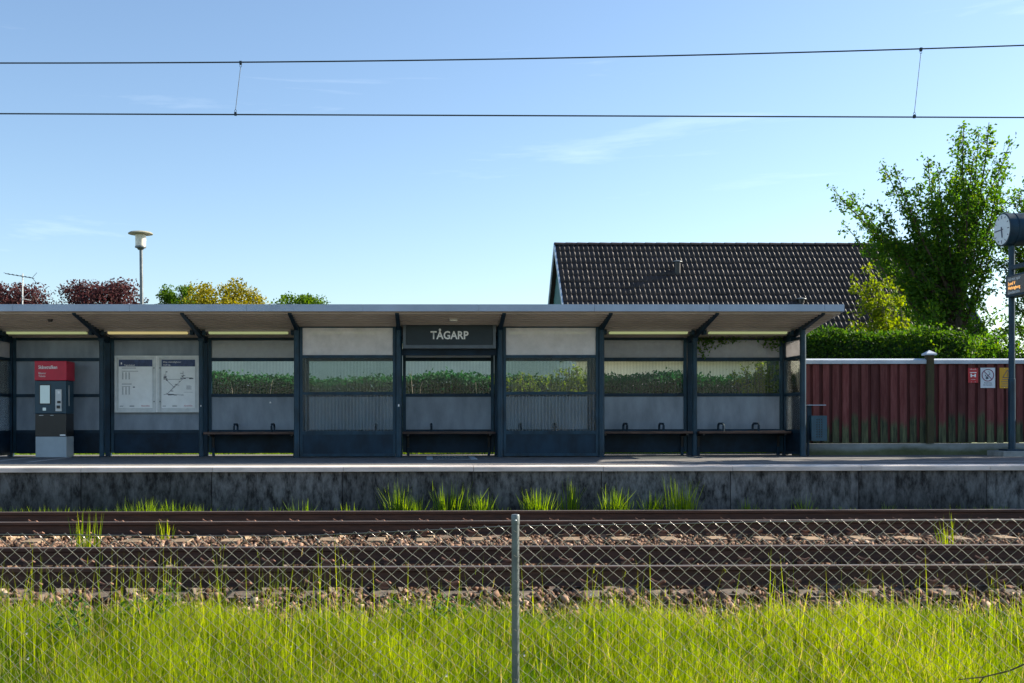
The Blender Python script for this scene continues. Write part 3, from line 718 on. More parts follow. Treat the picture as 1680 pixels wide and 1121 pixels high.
for a, c in ((7.10, 9.66), (9.80, 12.3), (12.44, 15.0), (15.14, 22)):
    MB().prism_x([(YFE-0.07,Z(1.765)),(YFE-0.075,Z(1.835)),(YFE-0.01,Z(1.868)),(YFE+0.09,Z(1.835)),(YFE+0.09,Z(1.765))], a, c).build('cap_rail', MT['capmetal'], fe)
    box('cross_rail', MT['boardback'], fe, a, c, YFE+0.034, YFE+0.075, Z(1.45), Z(1.54)); box('cross_rail', MT['boardback'], fe, a, c, YFE+0.034, YFE+0.075, Z(0.45), Z(0.54))
for x in (9.73, 12.37, 15.07):
    p = box('post', MT['postwood'], fe, x-0.065, x+0.065, YFE-0.105, YFE+0.03, Z(0.226), Z(1.93), 0.004)
    m = MB(); zt = Z(1.931); xx, yy = x, YFE-0.037
    m.box(xx-0.105, xx+0.105, yy-0.105, yy+0.105, zt, zt+0.03)
    n = len(m.v); m.v += [(xx-0.105,yy-0.105,zt+0.03),(xx+0.105,yy-0.105,zt+0.03),(xx+0.105,yy+0.105,zt+0.03),(xx-0.105,yy+0.105,zt+0.03),(xx,yy,zt+0.10)]
    m.f += [(n,n+1,n+4),(n+1,n+2,n+4),(n+2,n+3,n+4),(n+3,n,n+4)]
    m.build('post_cap', MT['capmetal'], p)
# signs on the fence
ys = YFE-0.024
def sign(x0, x1, z0, z1, mt, name, label):
    t = empty(name, ((x0+x1)/2, ys, z0), label, 'sign')
    box('plate', mt, t, x0, x1, ys-0.008, ys-0.002, z0, z1)
    for zz in (z0+0.015, z1-0.015):
        for q in (0.3, 0.7):
            MB().box(x0+(x1-x0)*q-0.005, x0+(x1-x0)*q+0.005, ys-0.012, ys-0.008, zz-0.005, zz+0.005).build('screw', MT['alu'], t)
    return t
def fx(px): return (px-700)/1800*YFE*1.0075
def fz(py): return Z(0.753)+(684-1.5-py)/1800*YFE*1.009
yt = ys-0.0105
t = sign(fx(1587.5), fx(1604), fz(628), fz(604), MT['signred'], 'notice_sign', 'small red sign with white symbol on the red fence')
xc = (fx(1587.5)+fx(1604))/2
m = MB(); zc0 = fz(618.5)
m.box(xc-0.052, xc-0.026, yt, ys-0.0085, zc0-0.005, zc0+0.06); m.box(xc+0.026, xc+0.052, yt, ys-0.0085, zc0-0.005, zc0+0.06); m.box(xc-0.026, xc+0.026, yt, ys-0.0085, zc0+0.016, zc0+0.034); m.box(xc-0.065, xc+0.065, yt, ys-0.0085, zc0+0.078, zc0+0.092)
m.build('symbol', MT['white'], t)
for q in range(2): MB().box(xc-0.065+q*0.02, xc+0.065-q*0.02, yt, ys-0.0085, fz(611)+0.05-q*0.0-0.10*q-0.09*q, fz(611)+0.054-0.19*q).build('print', MT['white'], t)
x0, x1 = fx(1608), fx(1632); z0, z1 = fz(636.5), fz(603.5); xc = (x0+x1)/2
t = sign(x0, x1, z0, z1, MT['signwhite'], 'no_smoking_sign', 'white no smoking sign with crossed ring on the red fence')
m = MB(); rr = 0.113; zz = z1-0.145
ring = [(xc+rr*math.cos(a), yt+0.001, zz+rr*math.sin(a)) for a in np.linspace(0, 2*math.pi, 33)]
m.tube(ring, 0.008, 5); m.tube([(xc-rr*0.71, yt+0.002, zz+rr*0.71), (xc+rr*0.71, yt+0.002, zz-rr*0.71)], 0.0075, 5)
m.build('prohibition_ring', MT['maroon'], t)
m = MB(); m.lathe([(0.026,-0.003),(0.026,0.0)], (xc-0.015, yt+0.003, zz-0.055), 'z', 10); m.box(xc-0.04, xc+0.01, yt+0.001, ys-0.0085, zz-0.075, zz-0.03); m.box(xc-0.055, xc-0.035, yt+0.001, ys-0.0085, zz-0.02, zz+0.01); m.tube([(xc-0.03,yt+0.002,zz-0.03),(xc+0.045,yt+0.002,zz+0.03)], 0.007, 5); m.tube([(xc+0.03,yt+0.002,zz+0.03),(xc+0.04,yt+0.002,zz+0.06),(xc+0.0,yt+0.002,zz+0.07)], 0.004, 4)
m.build('cigarette_symbol', MT['ink'], t)
text_mesh('Rökning', 0.045, (xc, yt+0.0015, z0+0.085), (1,0,0), (0,0,1), MT['ink'], 'lettering', t, 'CENTER')
text_mesh('förbjuden', 0.045, (xc, yt+0.0015, z0+0.045), (1,0,0), (0,0,1), MT['ink'], 'lettering', t, 'CENTER')
x0, x1 = fx(1639.5), fx(1665); z0, z1 = fz(637), fz(603.5); xc = (x0+x1)/2
t = sign(x0, x1, z0, z1, MT['signyellow'], 'warning_sign', 'yellow warning sign with black triangle partly hidden by the clock post')
m = MB(); q = [(xc-0.09, yt+0.001, z1-0.19), (xc+0.09, yt+0.001, z1-0.19), (xc, yt+0.001, z1-0.04)]
for i in range(3): m.tube([q[i], q[(i+1) % 3]], 0.007, 4)
m.tube([(xc+0.01,yt+0.001,z1-0.09),(xc-0.012,yt+0.001,z1-0.135),(xc+0.012,yt+0.001,z1-0.13),(xc-0.005,yt+0.001,z1-0.172)], 0.005, 4)
for i in range(4): m.box(xc-0.12+0.02*(i % 2), xc+0.12-0.02*(i % 2), yt, ys-0.0085, z0+0.035+i*0.042, z0+0.046+i*0.042)
m.build('print', MT['ink'], t)

# ---- waste bin
bn = empty('waste_bin', (7.24, 20.72, ZP), 'blue perforated metal waste bin on a post by the shelter end', 'bin')
box('post', MT['blue'], bn, 7.215, 7.255, 20.68, 20.72, ZP, Z(0.955))
x0, x1, y0, y1, z0, z1 = 7.26, 7.555, 20.58, 20.84, Z(0.29), Z(0.765)
m = MB(); m.box(x0, x1, y0, y1, z0, z0+0.02); m.box(x0, x0+0.012, y0, y1, z0+0.02, z1); m.box(x1-0.012, x1, y0, y1, z0+0.02, z1); m.box(x0+0.012, x1-0.012, y1-0.012, y1, z0+0.02, z1)
# perforated front: bars left between a grid of holes
hx = [x0+0.105+i*0.045 for i in range(3)]; hz = [z0+0.075+i*0.046 for i in range(8)]; hs_ = 0.024
xe = [x0+0.012]; 
for h in hx: xe += [h-hs_/2, h+hs_/2]
xe.append(x1-0.012); ze = [z0+0.02]
for h in hz: ze += [h-hs_/2, h+hs_/2]
ze.append(z1)
for i in range(len(xe)-1):
    if i % 2 == 0: m.box(xe[i], xe[i+1], y0, y0+0.01, z0+0.02, z1)
    else:
        for j in range(0, len(ze)-1, 2): m.box(xe[i], xe[i+1], y0, y0+0.01, ze[j], ze[j+1])
m.build('basket', MT['bin'], bn)
box('liner', MT['black'], bn, x0+0.02, x1-0.02, y0+0.02, y1-0.02, z0+0.025, z1-0.03)
box('lid', MT['fascia'], bn, 7.205, x1-0.01, y0+0.02, y1-0.01, Z(0.957), Z(0.972))
box('lid_bracket', MT['blue'], bn, 7.258, 7.30, 20.69, 20.71, Z(0.765), Z(0.956))

# ---- clock post with display
XC, YC = 11.00, 20.45
ck = empty('platform_clock', (XC, YC, ZP), 'round double faced platform clock with departure display on a blue post', 'clock')
box('footing', MT['concrete'], ck, XC-0.32, XC+0.5, YC-0.3, YC+0.3, ZP-0.02, Z(0.10), 0.01)
box('base_plate', MT['blue'], ck, XC-0.17, XC+0.17, YC-0.15, YC+0.15, Z(0.101), Z(0.13))
MB().lathe([(0.064,0.13),(0.064,1.45),(0.056,1.455),(0.056,4.15)], (XC, YC, ZP), 'z', 20).build('post', MT['bluepost'], ck, smooth=True)
zc1 = Z(0.753)+(684-379.5)/1800*YC*1.012
dr = MB().lathe([(0.285,-0.20),(0.31,-0.195),(0.31,-0.06),(0.302,-0.055),(0.302,-0.03),(0.31,-0.025),(0.31,0.27),(0.285,0.275)], (XC+0.02, YC, zc1), 'x', 40).build('clock_drum', MT['blue'], ck, smooth=True)
fc = MB().lathe([(0.284,0.0),(0.284,0.004)], (XC-0.186, YC, zc1), 'x', 40).build('clock_face', MT['clockface'], dr)
MB().lathe([(0.284,0.0),(0.284,0.004)], (XC+0.297, YC, zc1), 'x', 40).build('clock_face', MT['clockface'], dr)
m = MB()
for i in range(12):
    a = i*math.pi/6; r0, r1 = (0.20 if i % 3 == 0 else 0.225), 0.262
    m.tube([(XC-0.188, YC+r0*math.sin(a), zc1+r0*math.cos(a)), (XC-0.188, YC+r1*math.sin(a), zc1+r1*math.cos(a))], 0.008, 4)
m.build('hour_marks', MT['ink'], dr)
def hand(ang, ln, r):   # ang clockwise from twelve as the viewer on the -x side sees it
    MB().tube([(XC-0.192, YC+0.05*math.sin(ang), zc1-0.05*math.cos(ang)), (XC-0.192, YC-ln*math.sin(ang), zc1+ln*math.cos(ang))], r, 5).build('clock_hand', MT['ink'], dr)
hand(R(268), 0.235, 0.009); hand(R(172), 0.15, 0.012)
# departure display hangs off the post towards the track, seen from its left face
zd0, zd1 = Z(0.753)+(684-491)/1800*YC*1.012, Z(0.753)+(684-456)/1800*YC*1.012
box('display_arm', MT['blue'], ck, XC-0.04, XC+0.04, YC-1.7, YC-0.05, zd1+0.12, zd1+0.20)
box('display_hanger', MT['blue'], ck, XC-0.03, XC+0.03, YC-0.55, YC-0.49, zd1, zd1+0.12); box('display_hanger', MT['blue'], ck, XC-0.03, XC+0.03, YC-1.45, YC-1.39, zd1, zd1+0.12)
ds = box('display_case', MT['blue'], ck, XC-0.13, XC+0.13, YC-1.75, YC-0.03, zd0, zd1, 0.006)
box('display_face', MT['disp'], ds, XC-0.136, XC-0.131, YC-1.70, YC-0.09, zd0+0.04, zd1-0.035)
hh = (zd1-zd0-0.075)/4
for i, (tx, mm) in enumerate((('tid mot spår', 'white'), ('Lund V', 'amber'), ('Helsingborg', 'amber'), ('Landskrona', 'white'))):
    text_mesh(tx, hh*1.05, (XC-0.1375, YC-0.13, zd1-0.035-hh*(i+0.85)), (0,-1,0), (0,0,1), MT[mm], 'lettering', ds)

# ================================================================== OVERHEAD WIRE
def cz(x): return 5.415-0.0008*x
def mz(x): return 6.16+0.0179*x+0.001306*x*x
cw = empty('overhead_line', (0, YF, 5.4), 'overhead contact and carrier wires above the far track', 'overhead wire')
xsl = np.linspace(-26, 26, 60)
MB().tube([(x, YF, cz(x)) for x in xsl], 0.0095, 6).build('contact_wire', MT['contact'], cw)
MB().tube([(x, YF, mz(x)) for x in xsl], 0.0095, 6).build('carrier_wire', MT['contact'], cw)
for xa, xb in ((-2.50, -2.57), (6.74, 6.65)):
    d = MB().tube([(xa, YF, mz(xa)-0.06), (xb, YF, cz(xb)+0.06)], 0.0042, 5).build('dropper', MT['contact'], cw)
    for x, z, s in ((xa, mz(xa), -1), (xb, cz(xb), 1)):
        m = MB(); m.box(x-0.016, x+0.016, YF-0.016, YF+0.016, z-0.014 if s > 0 else z-0.03, z+0.03 if s > 0 else z+0.014)
        m.tube([(x+0.013*math.cos(a), YF, z+s*0.05+0.016*math.sin(a)) for a in np.linspace(0, 2*math.pi, 11)], 0.0035, 4)
        m.build('clamp', MT['contact'], d)

# ================================================================== HOUSE behind
YR, ZRG, XG0, XG1, RUN = 38.5, 7.37, 4.50, 18.1, 4.25
hs = empty('house', ((XG0+XG1)/2, YR, 0.55), 'pale house with long dark tiled roof and teal gable behind the shelter', 'house')
ze = ZRG-RUN
box('wall', MT['render'], hs, XG0+0.25, XG1-0.25, YR-RUN+0.45, YR+RUN-0.45, 0.4, ze+0.25)
for s, x in ((-1, XG0+0.22), (1, XG1-0.22)):
    m = MB(); m.prism_x([(YR-RUN+0.35, ze+0.15), (YR, ZRG-0.20), (YR+RUN-0.35, ze+0.15)], x-0.05, x+0.05); m.build('gable_wall', MT['gable'], hs)
    yb_ = YR-RUN+0.6; i = 0
    while yb_ < YR+RUN-0.6:      # cover battens on the gable
        top = ZRG-0.22-abs(yb_-YR); box('batten', MT['gable'], hs, x+s*0.05-0.012, x+s*0.05+0.012, yb_, yb_+0.05, ze+0.16, top-0.05); yb_ += 0.30
c45 = math.sqrt(0.5)
rfo = MB().prism_x([(YR-RUN, ze-0.06), (YR-RUN, ze), (YR, ZRG), (YR+RUN, ze), (YR+RUN, ze-0.06), (YR, ZRG-0.10)][::-1], XG0+0.02, XG1-0.02).build('roof', MT['houseroof'], hs)
for x in (XG0, XG1):
    MB().prism_x([(YR-RUN-0.03, ze-0.16), (YR-RUN-0.03, ze+0.05), (YR, ZRG+0.07), (YR+RUN+0.03, ze+0.05), (YR+RUN+0.03, ze-0.16), (YR, ZRG-0.17)][::-1], x-0.02, x+0.02).build('barge_board', MT['fascia'] if x == XG0 else MT['gable'], rfo)
TW, TL, TE = 0.332, 0.40, 0.345
def tile_arrays():
    us = np.linspace(0, TW, 13); V = []
    def hgt(u):
        p = (u % 0.166)/0.166
        return 0.046*math.exp(-((p-0.72)/0.16)**2)
    for vv, off in ((-0.0, -0.0), (0.0, 0.03), (TL, 0.004)):
        for i, u in enumerate(us):
            n = off+(hgt(min(u, TW-1e-6)) if off >= 0.004 else 0.0)
            V.append((u, vv*c45-n*c45, vv*c45+n*c45))
    F = []
    for r in range(2):
        for i in range(12): a = r*13+i; F.append((a, a+1, a+14, a+13))
    return np.array(V), np.array(F)
tv, tf = tile_arrays()
tile_me = np_mesh('roof_tile', tv, tf, MT['houseroof'])
ncol = int((XG1-XG0-0.06)/TW); nrow = int(RUN/c45/TE)
spots = []
for r in range(nrow):            # row 0 under the ridge
    v = RUN/c45-0.06-(r+1)*TE
    for c in range(ncol): spots.append((r, XG0+0.03+c*TW+(0.0), YR-RUN+v*c45, ze+v*c45))
vis = sorted([s for s in spots if s[0] <= 9 and s[1] < 16.3], key=lambda s: -s[0])[:300]
vset = set(vis); rest = [s for s in spots if s not in vset]
for s in vis:
    link('roof_tile', tile_me, rfo, (s[1], s[2]-0.01+random.uniform(-0.004,0.004), s[3]+0.012+random.uniform(-0.004,0.004)))
Vr = np.concatenate([tv+np.array([s[1], s[2]-0.01, s[3]+0.012]) for s in rest]); Fr = np.concatenate([tf+i*len(tv) for i in range(len(rest))])
me = np_mesh('roof_tiles', Vr-np.array(wl(hs)), Fr, MT['houseroof'])
o = link('roof_tiles', me, rfo, wl(hs)); o['kind'] = 'stuff'
rt = MB(); n = 8
for e, (xx, rr) in enumerate(((0, 0.125), (0.43, 0.11))):
    for i in range(n+1):
        a = math.pi*i/n; rt.v.append((xx, -rr*math.cos(a), rr*math.sin(a)*0.85))
for i in range(n): rt.f.append((i, i+1, n+2+i, n+1+i))
rt.f.append(tuple(range(n, -1, -1))); ridge_me = rt.mesh('ridge_tile', MT['houseroof'])
x = XG0
while x < XG1: link('ridge_tile', ridge_me, rfo, (x, YR, ZRG-0.01)); x += 0.40
# roof vents
for X, Y, zz, h, nm in ((8.57, 37.34, 6.21, 0.40, 'vent_pipe'), (12.44, 36.23, 5.10, 0.12, 'vent_pipe')):
    v = MB().lathe([(0.115,-0.25),(0.115,h)], (X, Y, zz), 'z', 16).build(nm, MT['black'], rfo, smooth=True)
    MB().lathe([(0.17,h),(0.165,h+0.02),(0.05,h+0.06)], (X, Y, zz), 'z', 16).build('vent_cap', MT['steel'], v)

# low pale block added to stand in for the pale reflected band in the windows
ob = empty('pale_backdrop', (-3.5, 31, 0.55), 'low pale block added behind the hedge for the pale reflected band in the shelter windows', 'pale_backdrop')
box('wall', MT['render'], ob, -10.5, 3.6, 29.6, 33.5, 0.4, 3.35)
box('roof', MT['roofsheet'], ob, -10.8, 3.9, 29.3, 33.8, 3.352, 3.5)
box('fascia_board', MT['gable'], ob, -10.82, 3.92, 29.26, 29.298, 3.30, 3.52)
d = box('door', MT['greypanel'], ob, -8.2, -5.8, 29.55, 29.62, 0.5, 2.6)
box('handle', MT['black'], d, -7.1, -6.9, 29.52, 29.55, 1.5, 1.54)

# ================================================================== STREET LAMP, AERIAL
lp = empty('street_lamp', (-7.0, 27.0, 0.55), 'park lamp with flat round hood and glass cylinder behind the shelter roof', 'street lamp')
zt = CAMZ+(684-380)/1800*27
m = MB().tube([(-6.93, 27, 0.5), (-6.99, 27, zt-0.42)], [0.05, 0.04], 10); m.build('pole', MT['steel'], lp, smooth=True)
MB().lathe([(0.06,-0.46),(0.09,-0.42),(0.135,-0.405),(0.135,-0.37)], (-7.0, 27, zt), 'z', 20).build('collar', MT['steel'], lp, smooth=True)
MB().lathe([(0.125,-0.369),(0.13,-0.09)], (-7.0, 27, zt), 'z', 20).build('glass_cylinder', MT['lampglass'], lp, smooth=True)
MB().lathe([(0.10,-0.089),(0.295,-0.075),(0.30,-0.06),(0.26,-0.03),(0.10,0.0)], (-7.0, 27, zt), 'z', 28).build('hood', MT['lamptop'], lp, smooth=True)
an = empty('television_aerial', (-12.8, 35.0, 0.55), 'thin television aerial on a pole in front of the purple tree', 'aerial')
za = CAMZ+(684-452)/1800*35
MB().tube([(-12.83, 35, 0.5), (-12.8, 35, za+0.05)], 0.022, 6).build('mast', MT['alu'], an)
m = MB(); m.tube([(-13.35, 35, za+0.05), (-12.45, 35, za-0.10)], 0.012, 5)
for i in range(7): x = -13.3+i*0.13; m.tube([(x, 34.75, za+0.045-i*0.021), (x, 35.25, za+0.045-i*0.021)], 0.007, 4)
for s in (-1, 1): m.tube([(-12.5,35,za-0.09),(-12.35,35,za-0.09+s*0.17)], 0.008, 4)
m.build('antenna', MT['contact'], an)
MB().tube([(-12.8,35,za-0.75),(-12.6,35,za-0.55)], 0.01, 4).tube([(-12.8,35,za-0.75),(-12.55,35,za-0.8)], 0.01, 4).build('lower_antenna', MT['alu'], an)

# ================================================================== TREES
def grow_tree(name, label, base, trunk_top, tips, inner, leafm, lsize, per_m, cat='tree', group=None, trunk_r=0.14, spread=0.16, depth=1.2, gaps=0.0, twigs=5, forks=None, attract=0.45):
    """limbs run from the trunk to each tip; twigs and leaves fill them"""
    t = empty(name, base, label, cat, group)
    base = Vector(base); tt_ = Vector(trunk_top)
    tr = MB(); cl = []
    trunk = [base.lerp(tt_, f)+Vector((0.05*math.sin(7*f), 0.05*math.cos(5*f)-0.05, 0)) for f in np.linspace(0, 1, 7)]
    tr.tube(trunk, [trunk_r*(1-0.45*f) for f in np.linspace(0, 1, 7)], 8)
    paths = []
    for tip in tips:
        tip = Vector(tip); main = True
        f = random.uniform(0.45, 1.0); st = base.lerp(tt_, f)
        if tip.z < st.z+0.3: st = base.lerp(tt_, max(0.25, min(1, (tip.z-0.9-base.z)/max(0.1, tt_.z-base.z))))
        mid = st.lerp(tip, attract)+Vector((0, 0, -0.10*(tip-st).length)) + Vector((random.uniform(-.15,.15), random.uniform(-.15,.15), 0))
        P = []
        for u in np.linspace(0, 1, 9):
            p = st*(1-u)**2+mid*2*u*(1-u)+tip*u*u
            P.append(p+Vector((random.uniform(-.03,.03), random.uniform(-.03,.03), random.uniform(-.02,.02))))
        ln = (tip-st).length
        tr.tube(P, [max(0.006, 0.011*ln*(1-0.92*u)+0.003) for u in np.linspace(0, 1, 9)], 5, caps=False)
        paths.append(P)
    for P in paths:
        ln = sum((P[i+1]-P[i]).length for i in range(8))
        for q in range(int(twigs*ln)):
            u = random.uniform(0.28, 0.97); i = min(7, int(u*8)); p = P[i].lerp(P[i+1], u*8-i)
            d = (P[min(8, i+1)]-P[max(0, i-1)]).normalized()
            dv = (d*random.uniform(0.5,1.1)+Vector((random.gauss(0,.6), random.gauss(0,.6), random.gauss(0.25,.45)))).normalized()
            tl = random.uniform(0.18, 0.62)*(1.15-u*0.65)*inner
            e = p+dv*tl
            tr.tube([p, p.lerp(e, .5)+Vector((0,0,-.02)), e], [0.007, 0.005, 0.003], 4, caps=False)
            nl = max(2, int(tl*per_m))
            for _ in range(nl):
                w = random.random()**0.8
                cl.append(p.lerp(e, w)+Vector((random.gauss(0,1), random.gauss(0,1), random.gauss(0,1)))*spread*0.38)
        for _ in range(int(per_m*0.16*ln)):     # leaf clumps hugging the limb's outer part
            u = random.uniform(0.30, 1.0)**0.8; i = min(7, int(u*8)); p = P[i].lerp(P[i+1], u*8-i)
            q0 = p+Vector((random.gauss(0,1), random.gauss(0,1), random.gauss(0,1)))*spread*0.62*(1.25-u*0.75)
            for _ in range(random.randint(6, 12)): cl.append(q0+Vector((random.gauss(0,1), random.gauss(0,1), random.gauss(0,1)))*lsize*0.62)
    tr.build('trunk', MT['bark'], t, smooth=True)
    c = np.array([tuple(v) for v in cl])
    V, F, r = leaves_arrays(c, RNG.uniform(0.7, 1.3, len(c))*lsize)
    link('crown', np_mesh('crown', V-np.array(base), F, leafm, r), t, base)
    return t
def ptree(px, py, y): return ((px-700)/1800*y*1.0075, y, CAMZ+(684-1.5-py)/1800*y*1.007)
# big garden tree on the right
tips = [(1366,310),(1394,318),(1412,345),(1385,365),(1446,268),(1466,274),(1440,330),(1480,330),(1523,257),(1540,275),(1505,300),(1574,224),(1580,203),(1607,210),(1626,200),(1598,250),(1660,231),(1657,262),(1640,290),(1615,310),(1560,320),(1530,350),(1590,350),(1500,380),(1470,400),(1455,360),(1560,400),(1610,380),(1635,370),(1420,400),(1432,385),(1520,440),(1600,440),(1550,480),(1500,490),(1480,460),(1640,420),(1630,470),(1590,520),(1520,530),(1470,530),(1655,500),(1560,290),(1585,300),(1545,330),(1490,420),(1450,425),(1478,478),(1500,520),(1466,445),(1522,500),(1445,540),(1490,545),(1540,540),(1510,460),(1475,510),(1620,545),(1650,540),(1600,555),(1560,555),(1530,420)]
T = [ptree(a, c, 27.6+random.uniform(-1.1, 1.1)) for a, c in tips]
T += [ptree(a+random.uniform(-25,25), c+random.uniform(5,40), 27.6+random.uniform(-1.3, 1.3)) for a, c in tips if c > 255 and random.random() < 0.35]
b0 = ptree(1571, 740, 27.6); grow_tree('garden_tree', 'tall leafy garden tree with upright shoots behind the red fence', (b0[0], 27.6, 0.5), ptree(1575, 400, 27.6), T, 0.85, MT['leaf'], 0.098, 64, twigs=4.6, trunk_r=0.14, spread=0.23)
# bright shoots low on its left
tips = [(1398,468),(1425,432),(1397,512),(1440,470),(1412,490),(1455,450),(1420,530),(1440,505),(1462,500),(1408,548),(1388,530),(1405,450),(1430,455),(1475,470),(1485,520),(1450,545)]
T = [ptree(a, c, 24.6+random.uniform(-0.25,0.35)) for a, c in tips]
b0 = ptree(1490, 700, 24.7); grow_tree('elder_bush', 'yellow green bush with sunlit shoots beside the garden tree', (b0[0], 24.75, 0.5), ptree(1488, 590, 24.75), T, 0.65, MT['shrub'], 0.09, 62, cat='bush', trunk_r=0.05, spread=0.20, twigs=3.2, attract=0.3)
# tree at the right edge of the picture
tips = [(1650,330),(1672,310),(1690,300),(1720,290),(1640,350),(1665,360),(1700,340),(1640,420),(1660,440),(1700,420),(1690,480),(1650,480),(1720,380),(1740,450),(1750,340),(1775,400),(1660,530),(1700,540),(1745,520),(1632,395),(1790,460),(1730,310),(1770,330)]
T = [ptree(a, c, 28.2+random.uniform(-1.0,1.0)) for a, c in tips]; T += [ptree(a+random.uniform(-25,40), c+random.uniform(0,60), 28.2+random.uniform(-1.2,1.2)) for a, c in tips]
b0 = ptree(1715, 740, 28.2); grow_tree('garden_tree', 'leafy tree behind the clock at the right edge', (b0[0], 28.2, 0.5), ptree(1712, 420, 28.2), T, 1.0, MT['leaf'], 0.085, 60, twigs=6, trunk_r=0.12, spread=0.2)
# tall trees farther along the platform that shade its right end
for i, (X, Y, H) in enumerate(((25.0, 22.9, 12.5), (29.5, 23.6, 13.0))):
    T = [(X+random.gauss(0,1.7), Y+random.gauss(0,1.0), 3.5+(H-3.5)*random.random()**0.8) for _ in range(60)]
    grow_tree('tall_tree', ['tall tree over the red fence well past the clock', 'tallest tree farther along the platform past the clock'][i], (X, Y, 0.5), (X, Y, 7.5), T, 1.6, MT['leaf'], 0.22, 22, twigs=3, trunk_r=0.2, spread=0.5)

# far trees whose tops show over the shelter roof
def far_tree(name, label, px, hw, top_py, Y, leafm, n, lumps, ls=0.13, seed=1):
    rg = np.random.default_rng(seed)
    X = (px-700)/1800*Y; ztop = CAMZ+(684-top_py)/1800*Y; rw = hw/1800*Y
    t = empty(name, (X, Y, 0.5), label, 'tree', 'trees beyond the shelter')
    tr = MB(); tr.tube([(X,Y,0.4),(X+.05,Y,ztop-2.2*rw*0.6)], [0.2,0.12], 8)
    cs_ = []
    for i in range(lumps):
        a = rg.uniform(0, 6.28); u = rg.uniform(0.1, 1)**0.5; zz = rg.uniform(-0.55, 0.75)
        rr = math.sqrt(max(0.05, 1-zz*zz))*u
        c = np.array([X+rw*0.80*rr*math.cos(a), Y+rw*0.75*rr*math.sin(a), ztop-rw*0.85+rw*0.78*zz]); r = rw*rg.uniform(0.17, 0.34)
        cs_.append((c, r)); tr.tube([(X,Y,ztop-1.9*rw), tuple(c)], [0.05, 0.012], 4, caps=False)
    pts = []
    for c, r in cs_:
        m_ = int(n/lumps); d = rg.normal(size=(m_, 3)); d /= np.linalg.norm(d, axis=1)[:, None]
        pts.append(c+d*(r*rg.uniform(0.35, 1.12, m_)[:, None])*np.array([1.1, 1.1, 0.8]))
    pts = np.concatenate(pts); pts[:, 2] = np.minimum(pts[:, 2], ztop+0.1)
    tr.build('trunk', MT['bark'], t)
    V, F, r = leaves_arrays(pts, rg.uniform(0.7, 1.3, len(pts))*ls, rg.random(len(pts)))
    link('crown', np_mesh('crown', V-np.array(wl(t)), F, leafm, r), t, wl(t))
far_tree('copper_tree', 'dark purple leaved tree behind the aerial at the left edge', 18, 78, 446, 55, MT['purple'], 10500, 46, 0.15, 3)
far_tree('copper_tree', 'purple leaved tree between the aerial and the lamp post', 170, 86, 450, 56, MT['purple'], 11000, 52, 0.15, 4)
far_tree('yellow_tree', 'yellow green broad tree right of the lamp post', 368, 76, 448, 54, MT['yellow'], 9500, 52, 0.14, 5)
far_tree('yellow_tree', 'olive green tree edge just right of the lamp post', 295, 44, 462, 57, MT['limegreen'], 4200, 30, 0.13, 8)
far_tree('leafy_tree', 'low green tree at the right of the far tree row', 486, 56, 473, 52, MT['limegreen'], 5500, 36, 0.13, 6)

# ---- hedges
def hedge(name, label, x0, x1, y0, y1, z0, zf, leafm, n, ls):
    t = empty(name, ((x0+x1)/2, (y0+y1)/2, z0), label, 'hedge')
    k = max(8, int((x1-x0)/0.5)); m = MB(); xs_ = np.linspace(x0+0.1, x1-0.1, k)
    for x in xs_:
        z = zf(x)-0.16
        m.v += [(x, y0+0.14, z0-0.05), (x, y0+0.14, z), (x, y1-0.14, z), (x, y1-0.14, z0-0.05)]
    for i in range(k-1):
        for j in range(3): a = i*4+j; m.f.append((a, a+1, a+5, a+4))
    m.f.append((0,1,2,3)); e = (k-1)*4; m.f.append((e+3,e+2,e+1,e))
    core = leafm['core']; m.build('branch_mass', core, t)
    u = RNG.random(n); x = RNG.uniform(x0, x1, n); zt = np.array([zf(a) for a in x]); y = np.empty(n); z = np.empty(n)
    H_ = zt.mean()-z0; D_ = y1-y0; pf = 2*H_/(2*H_+D_)
    side = RNG.random(n) < pf; fr = RNG.random(n) < 0.72
    y = np.where(side, np.where(fr, y0, y1)+RNG.normal(0, 0.07, n), RNG.uniform(y0, y1, n))
    z = np.where(side, z0+(zt-z0)*RNG.random(n), zt+RNG.normal(-0.02, 0.06, n))
    c = np.stack([x, y, z], 1)
    V, F, r = leaves_arrays(c, RNG.uniform(0.7, 1.3, n)*ls)
    link('foliage', np_mesh('foliage', V-np.array(wl(t)), F, leafm['leaf'], r), t, wl(t))
core = mat('hedge_twigs', (0.012,0.040,0.016), 0.95, var=0.5, vscale=12)
hedge('garden_hedge', 'clipped green hedge standing behind the red board fence', 7.4, 11.6, 23.1, 24.2, 0.5, lambda x: 3.10+0.05*math.sin(3.1*x)+0.035*math.sin(9*x), {'leaf': MT['hedge'], 'core': core}, 20000, 0.085)
hedge('window_hedge', 'dark green hedge seen through the shelter windows', -7.5, 7.6, 24.0, 24.9, 0.5, lambda x: 2.16+0.06*math.sin(1.3*x+1)+0.03*math.sin(3.7*x), {'leaf': MT['hedgedark'], 'core': core}, 52000, 0.095)
for px_, py_, w_, n_, lb in ((1500,545,70,34,'loose dark green bush between the hedge and the garden tree trunk'), (1585,555,80,36,'loose green bush under the garden tree behind the capped fence post'), (1665,548,80,36,'loose green bush behind the signs on the red fence'), (1760,550,80,30,'loose green bush past the clock post')):
    Y_ = 23.9; c_ = ptree(px_, py_, Y_); rw_ = w_/1800*Y_
    T = [(c_[0]+random.gauss(0, rw_*0.55), Y_+random.gauss(0, 0.4), c_[2]-abs(random.gauss(0, 0.55))) for _ in range(n_)]
    grow_tree('garden_bush', lb, (c_[0], Y_, 0.5), (c_[0], Y_, 1.4), T, 0.8, MT['leaf'], 0.09, 70, cat='bush', group='bushes behind the red fence', trunk_r=0.05, spread=0.22, twigs=6)
